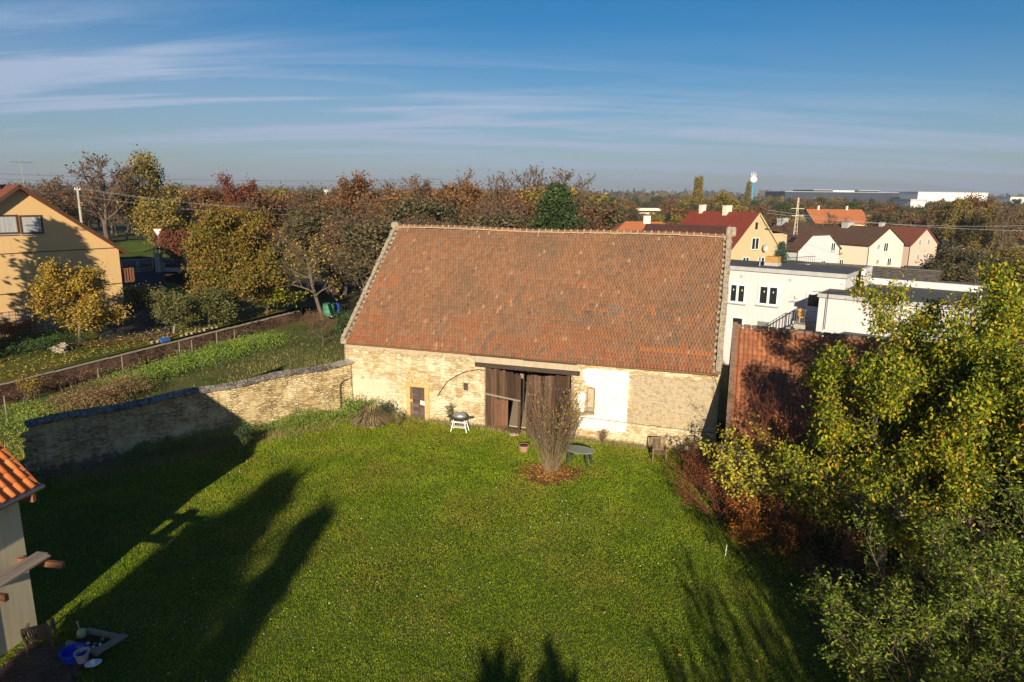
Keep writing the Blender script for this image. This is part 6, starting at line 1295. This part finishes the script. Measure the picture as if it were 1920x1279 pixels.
def far(kind, px, top, Y, wf=1.0, label=None, dist=''):
    p = AY(px, top, Y); z = hh_(p.x, Y); H = p.z-z
    if kind not in PR: PR[kind] = t = proto(kind)
    else: t = copy_tree(PR[kind])
    s_ = H/t['h']; t.location = (p.x, Y, z-0.1); t.scale = (s_*wf*r.uniform(.88, 1.12),)*2+(s_,); t.rotation_euler = (0, 0, r.uniform(0, 6.28))
    for c in ('group',):
        if c in t: del t[c]
    t['label'] = label or f"{dist}{DESC[kind]} {zone(px)}"; t['category'] = 'tree'
    if not label: t['group'] = f"{dist}{kind.replace('_', ' ')} trees {zone(px)}"
    return t
for a_ in (('bare', 183, 290, 98, 1.35, 'large wide bare tree with reddish twigs above the ochre house roof'), ('bare_brown', 92, 326, 108, 1.2, 'smaller reddish bare tree left of the large wide bare one'), ('ochre', 273, 292, 104, .8, 'tall golden-topped tree right of the large wide bare one'), ('ochre', 305, 372, 97, 1.1, 'bright yellow-green tree below the tall golden-topped one'),
           ('crimson', 443, 331, 124, .95, 'crimson tree standing above the olive-russet garden tree'), ('crimson', 476, 341, 130, .7, 'lower crimson tree just right of the main crimson one'), ('rust', 676, 333, 122, 1.0, 'rust-red tree left of the barn ridge with a yellow foot'), ('bare_brown', 768, 324, 128, 1.2, 'wide brown-leaved tree rising above the left part of the barn ridge'),
           ('upright', 860, 317, 132, 1.0, 'tall upright russet tree above the barn ridge'), ('bare', 932, 324, 128, 1.0, 'bare vase-shaped tree right of the tall upright russet one'), ('bare', 1002, 311, 138, 1.1, 'tall bare tree just left of the big pine'), ('bare', 1062, 318, 140, 1.25, 'wide bare tree rising behind the big pine'),
           ('poplar', 1306, 332, 330, 1.0, 'left one of two close slender poplars on the horizon'), ('poplar', 1316, 331, 333, .95, 'right one of two close slender poplars on the horizon'), ('poplar', 1404, 341, 420, 1.0, 'slender poplar standing beside the water tower'),
           ('ochre', 1355, 362, 300, 1.2, 'yellow-topped tree between the poplars and the water tower'), ('willow', 1792, 372, 168, .9, 'large drooping ochre tree in front of the yellow buildings'), ('willow', 1858, 385, 160, .8, 'darker drooping tree right of the large ochre one'), ('rust', 1838, 370, 210, 1.1, 'orange-brown crown rising behind the drooping trees'),
           ('bare', 1893, 382, 150, 1.0, 'pale-branched bare tree at the far right edge'), ('evergreen', 1130, 372, 150, 1.1, 'rounded dark green tree right of the big pine'), ('ochre', 1232, 404, 160, .9, 'orange-yellow tree beside the hipped roof chimney'), ('bare_brown', 1560, 396, 150, .8, 'red-brown tree in front of the long orange house')): far(*a_)
# belt behind the garden and the barn
for px in range(60, 1140, 15):
    k = r.choice(['rust', 'bare', 'bare_brown', 'bare', 'dull', 'bare_brown', 'rust', 'bare', 'ochre']) if px > 330 else r.choice(['bare_brown', 'dull', 'rust', 'bare'])
    far(k, px+r.uniform(-6, 6), r.uniform(344, 358)+px*.008, r.uniform(128, 165), 1.15)
for px in range(330, 1140, 16):
    k = r.choice(['bare_brown', 'dull', 'rust', 'bare', 'bare_brown', 'bare']); far(k, px+r.uniform(-7, 7), r.uniform(362, 385), r.uniform(100, 124), 1.2, dist='lower ')
for px in (575, 612, 640, 668, 700, 728, 760, 800, 850, 900, 950): far(r.choice(['bare_brown', 'dull', 'bare', 'dull']), px, r.uniform(395, 412), r.uniform(80, 92), 1.3, dist='low bushy ')
for px in (60, 95, 130, 320, 352): far(r.choice(['ochre', 'dull', 'bare_brown']), px, r.uniform(372, 398), r.uniform(100, 118), 1.2, dist='low bushy ')
# right half: rows from near to far
for Y0, Y1, t0_, t1_, st, x0_, x1_ in ((165, 205, 398, 412, 19, 1240, 1520), (170, 240, 392, 404, 17, 1640, 1960), (215, 270, 384, 396, 14, 1140, 1960), (300, 380, 374, 386, 14, 1120, 1960), (450, 620, 366, 378, 13, 1110, 1960)):
    px = x0_
    while px < x1_:
        k = r.choice(['dull', 'dull', 'rust', 'bare_brown', 'ochre', 'evergreen'] if Y0 > 200 else ['dull', 'bare_brown', 'ochre', 'rust'])
        tp = r.uniform(t0_, t1_)+(px-1140)*.008; xx = px+r.uniform(-5, 5)
        if Y0 > 200 and 1180 < xx < 1246 and Y0 < 400: tp = max(tp, 404 if Y0 < 290 else 399)
        if Y0 > 200 and 1495 < xx < 1620 and Y0 < 290: tp = max(tp, 388)
        if not (Y0 == 165 and 1180 < xx < 1245) and not (Y0 < 210 and 1738 < xx < 1780): far(k, xx, tp, r.uniform(Y0, Y1), 1.25, dist='distant ' if Y0 > 400 else ('mid-distance ' if Y0 > 200 else 'nearer '))
        px += st
px = 1790
while px < 1960: far(r.choice(['dull', 'bare_brown', 'ochre', 'dull']), px, r.uniform(462, 480), r.uniform(96, 128), 1.35, dist='low bushy '); px += 15
for px in (1768, 1790): far('dull', px, 492+r.uniform(-4, 4), 76, 1.3, dist='small ')
# far woods on the horizon: one mass of leaf clumps
rs = np.random.RandomState(8); Vs = []; Fs = []; n = 0
for (Y, hmax, cnt) in ((750, 9, 5200), (1300, 12, 5200), (2400, 15, 4200)):
    x = rs.uniform(-0.95, 0.95, cnt)*Y; yy = Y+rs.uniform(-60, 60, cnt); hgt = hmax*(0.35+0.9*fbm(x/70, yy*0+Y, 4))
    z = -2.5+hgt*rs.rand(cnt)**0.7; V, f = leaves(rs, np.column_stack([x, yy, z]), Y/95, aspect=0.8); Vs.append(V); Fs.append(f+n); n += len(V)
tag(np_obj('far_woods', np.concatenate(Vs), [np.concatenate(Fs)], MAT['lf_dull']), 'hazy far woods along the horizon', 'woods', kind='stuff')
# big pine behind the barn and blue spruce
def conifer(name, label, p, H, R, layers, per, nl, mat, seed, lsz=0.35, r0=0.22):
    rs = np.random.RandomState(seed); T = Tree(seed); T.seg.append((0, np.array([0, 0, 0.]), np.array([0, 0, H*.55]), r0, r0*.6)); T.seg.append((0, np.array([0, 0, H*.55]), np.array([0, 0, H]), r0*.6, .03))
    for i in range(layers):
        t = (i+.3)/layers; z = H*(.06+.93*t); L = R*(1-t)**.75*rs.uniform(.85, 1.05)+.12
        for j in range(per):
            az = j*2*PI/per+i*.7+rs.rand()*.4; l = L*rs.uniform(.6, 1.15); a = np.array([0, 0, z]); b = a+np.array([math.cos(az)*l, math.sin(az)*l, -l*.10+l*.25*t]); T.seg.append((2, a, b, .04, .015)); T.tw.append((a+(b-a)*.25, b))
            for q in range(2): aa = a+(b-a)*(.4+.3*q); s_ = np.array([-math.sin(az), math.cos(az), 0])*(1 if q else -1); T.tw.append((aa, aa+s_*l*.3+(b-a)*.25))
    return plant(name, T, {}, (MAT['bark'], MAT['twig'], MAT[mat]), nl, lsz, lsz*.55, label, 'tree', p, leafk=dict(aspect=.5, flat=.2), trunk_lv=0)
pp = AY(1045, 343, 78); conifer('pine_tree', 'big dark green pine directly behind the barn ridge', (pp.x, 78, 0), pp.z, 6.6, 17, 11, 24000, 'lf_pine', 5, .36)
pp = AY(1467, 453, 84); conifer('spruce_tree', 'small blue-green spruce behind the ochre chimney of the white building', (pp.x, 84, -1.5), pp.z+1.5, 2.1, 22, 9, 9000, 'lf_spruce', 6, .2, .12)
# trees that stand behind the camera or beside the frame and throw their shade into the yard
def shade_conifer(x, y, H, R, seed, lab, n=9000): return conifer('spruce_tree', lab, (x, y, 0), H, R, 24, 9, n, 'lf_pine', seed, .4, .2)
e = math.tan(SUN_EL)
def behind(px, py, Y): g = G(px, py); return g.x-(g.y-Y)*SUNH.x/SUNH.y, (g.y-Y)*e
x_, h_ = behind(590, 880, -26); shade_conifer(x_-.95, -26, h_, 5.2, 21, 'broad dark spruce behind the viewpoint, its shade falling on the left of the lawn', 16000)
x_, h_ = behind(560, 975, -20); shade_conifer(x_-3.3, -20, h_, 3.6, 26, 'second broad spruce behind the viewpoint left of the first', 14000)
x_, h_ = behind(455, 925, -24); BT2 = dict(BARE); BT2.update(lv=3, nch=[13, 8, 6], rmin=.03, t0=[.1, .15, .15]); T = trunk(Tree(77), h_*.72, .25, BT2)  # extra unseen tree added to dim the lawn between the spruce shadows
plant('bare_tree', T, BT2, (MAT['bark'], MAT['twig'], MAT['lf_rust']), 9000, .3, .35, 'big half-bare tree added behind the viewpoint to dim the left lawn', 'tree', (x_, -24, 0))
x_, h_ = behind(648, 945, -20); shade_conifer(x_-.7, -20, h_, 1.1, 22, 'narrow dark spruce behind the viewpoint next to the broad one', 6000)
x_, h_ = behind(938, 1250, -8); shade_conifer(x_, -8, h_, .8, 23, 'small pointed spruce behind the viewpoint, near the middle', 3000)
x_, h_ = behind(1040, 1262, -8); shade_conifer(x_, -8, h_, .8, 24, 'small pointed spruce behind the viewpoint, right of the middle one', 3000)
pw = on_plane(YA, YAZ, 108, 418); q_ = YA+frame_of(YA, YAZ)[0]*pw[0]; dY = 16; hh2 = pw[1]-1.2+dY*e
conifer('spruce_tree', 'tall spruce left of the frame shading the ochre house gable', (q_.x-dY*SUNH.x, q_.y-dY, 1.2), hh2, 3.0, 22, 10, 15000, 'lf_pine', 25, .4, .25)
UP2 = dict(UPR); UP2.update(nch=[18, 7, 6], t0=[0.12, 0.2, 0.15])
for k, (px, py, Y, lab) in enumerate(((1395, 1005, -3, 'slim tree right of the viewpoint throwing striped shade'), (1318, 1085, -2, 'second slim tree right of the viewpoint throwing striped shade'), (1450, 1040, -5, 'third slim tree further right of the viewpoint'), (1520, 1010, -4, 'fourth slim tree further right of the viewpoint'), (1600, 1050, -6, 'fifth slim tree at the right of the viewpoint'))):
    x_, h_ = behind(px, py, Y); T = Tree(500+k)
    for j in range(5): trunk(T, h_*(.92-.10*j), .10, UP2, (.13*math.cos(j*1.6), .13*math.sin(j*1.6)), (.4*math.cos(j*1.6), .4*math.sin(j*1.6), 0))
    plant('slim_tree', T, UP2, (MAT['bark'], MAT['twig'], MAT['lf_rust']), 2600, .14, .12, lab, 'tree', (x_, Y, 0))
# poles and wires
PT = []
for (px, tp, Y, lab) in ((145, 351, 90, 'concrete utility pole behind the ochre house'), (583, 391, 112, 'concrete utility pole between the bare trees left of the barn'), (875, 400, 125, 'concrete utility pole behind the barn ridge'), (1148, 414, 118, 'short utility pole beside the hipped orange roof')):
    p = AY(px, tp, Y); z = hh_(p.x, Y); o = thing('utility_pole', lab, 'pole', (p.x, Y, z), 0.2)
    MB().tube((0, 0, 0), (0, 0, p.z-z), .2, .13, 10).build('mast', MAT['concrete'], o); MB().b2((-.36, -.06, p.z-z-.35), (.36, .06, p.z-z-.25)).build('crossarm', MAT['greymetal'], o)
    for q in (-.3, 0, .3): MB().lathe([(.05, 0), (.07, .06), (.04, .16)], c=(q, 0, p.z-z-.22), n=10).build('insulator', MAT['whitepaint'], o)
    PT.append(p)
def wire(a, b, sag, rad=.022, dx=0): return [a+(b-a)*t+Vector((dx, 0, -4*sag*t*(1-t))) for t in [i/14 for i in range(15)]]
pts = [AY(-60, 352, 70)]+PT
for k, (a, b) in enumerate(zip(pts[:-1], pts[1:])):
    m = MB()
    for dz, dx in ((-.1, -.5), (-.1, .5), (-1.0, 0)): m.path([q+Vector((0, 0, dz)) for q in wire(a, b, .7, dx=dx)], .014, 4)
    tag(m.build('power_line', MAT['flashing']), ['power wires from the left frame edge to the first utility pole', 'power wires between the first and second utility pole', 'power wires from the second utility pole to the one behind the barn ridge', 'power wires running right from the pole behind the barn ridge'][k], 'wires')
m = MB(); m.path(wire(AY(1440, 394, 105), AY(1990, 434, 88), .7), .016, 4); m.path(wire(AY(1440, 400, 105), AY(1990, 421, 100), .9), .015, 4); tag(m.build('power_line', MAT['flashing']), 'power wires crossing above the village roofs on the right', 'wires')
m = MB()
for dy in (318, 328, 338): m.path(wire(AY(-80, dy+4, 700), AY(830, dy+18, 900), 5), .14, 4)
tag(m.build('power_line', MAT['darkmetal']), 'faint high-voltage lines against the sky on the left', 'wires')
o = thing('lattice_mast', 'thin lattice mast standing on the brown roof', 'mast', AY(1493, 418, 118), 0); m = MB()
for a_, b_ in (((-.3, 0, -2), (-.08, 0, 4.2)), ((.3, 0, -2), (.08, 0, 4.2)), ((0, .3, -2), (0, .08, 4.2))): m.tube(a_, b_, .03, n=5)
for q in range(8): m.tube((-.28+.025*q, 0, -1.6+q*.7), (.26-.025*q, 0, -1.3+q*.7), .02, n=4)
m.build('frame', MAT['ivoryrender'], o); MB().tube((-1.1, 0, 2.4), (1.1, 0, 2.4), .04).tube((-.9, 0, 1.2), (1.2, 0, 1.2), .04).build('aerial', MAT['ivoryrender'], o)
# haze
hb = MB().b2((-3500, -80, -6), (3500, 3200, 75)).build('haze', bpy.data.materials.new('haze_air')); hm = hb.data.materials[0]; hm.use_nodes = True; hn = hm.node_tree
hn.nodes.remove(hn.nodes['Principled BSDF']); pv_ = hn.nodes.new('ShaderNodeVolumePrincipled'); pv_.inputs['Density'].default_value = 0.0002; pv_.inputs['Color'].default_value = (0.75, 0.82, 0.95, 1); pv_.inputs['Anisotropy'].default_value = 0.2
hn.links.new(pv_.outputs[0], hn.nodes['Material Output'].inputs['Volume']); tag(hb, kind='stuff')
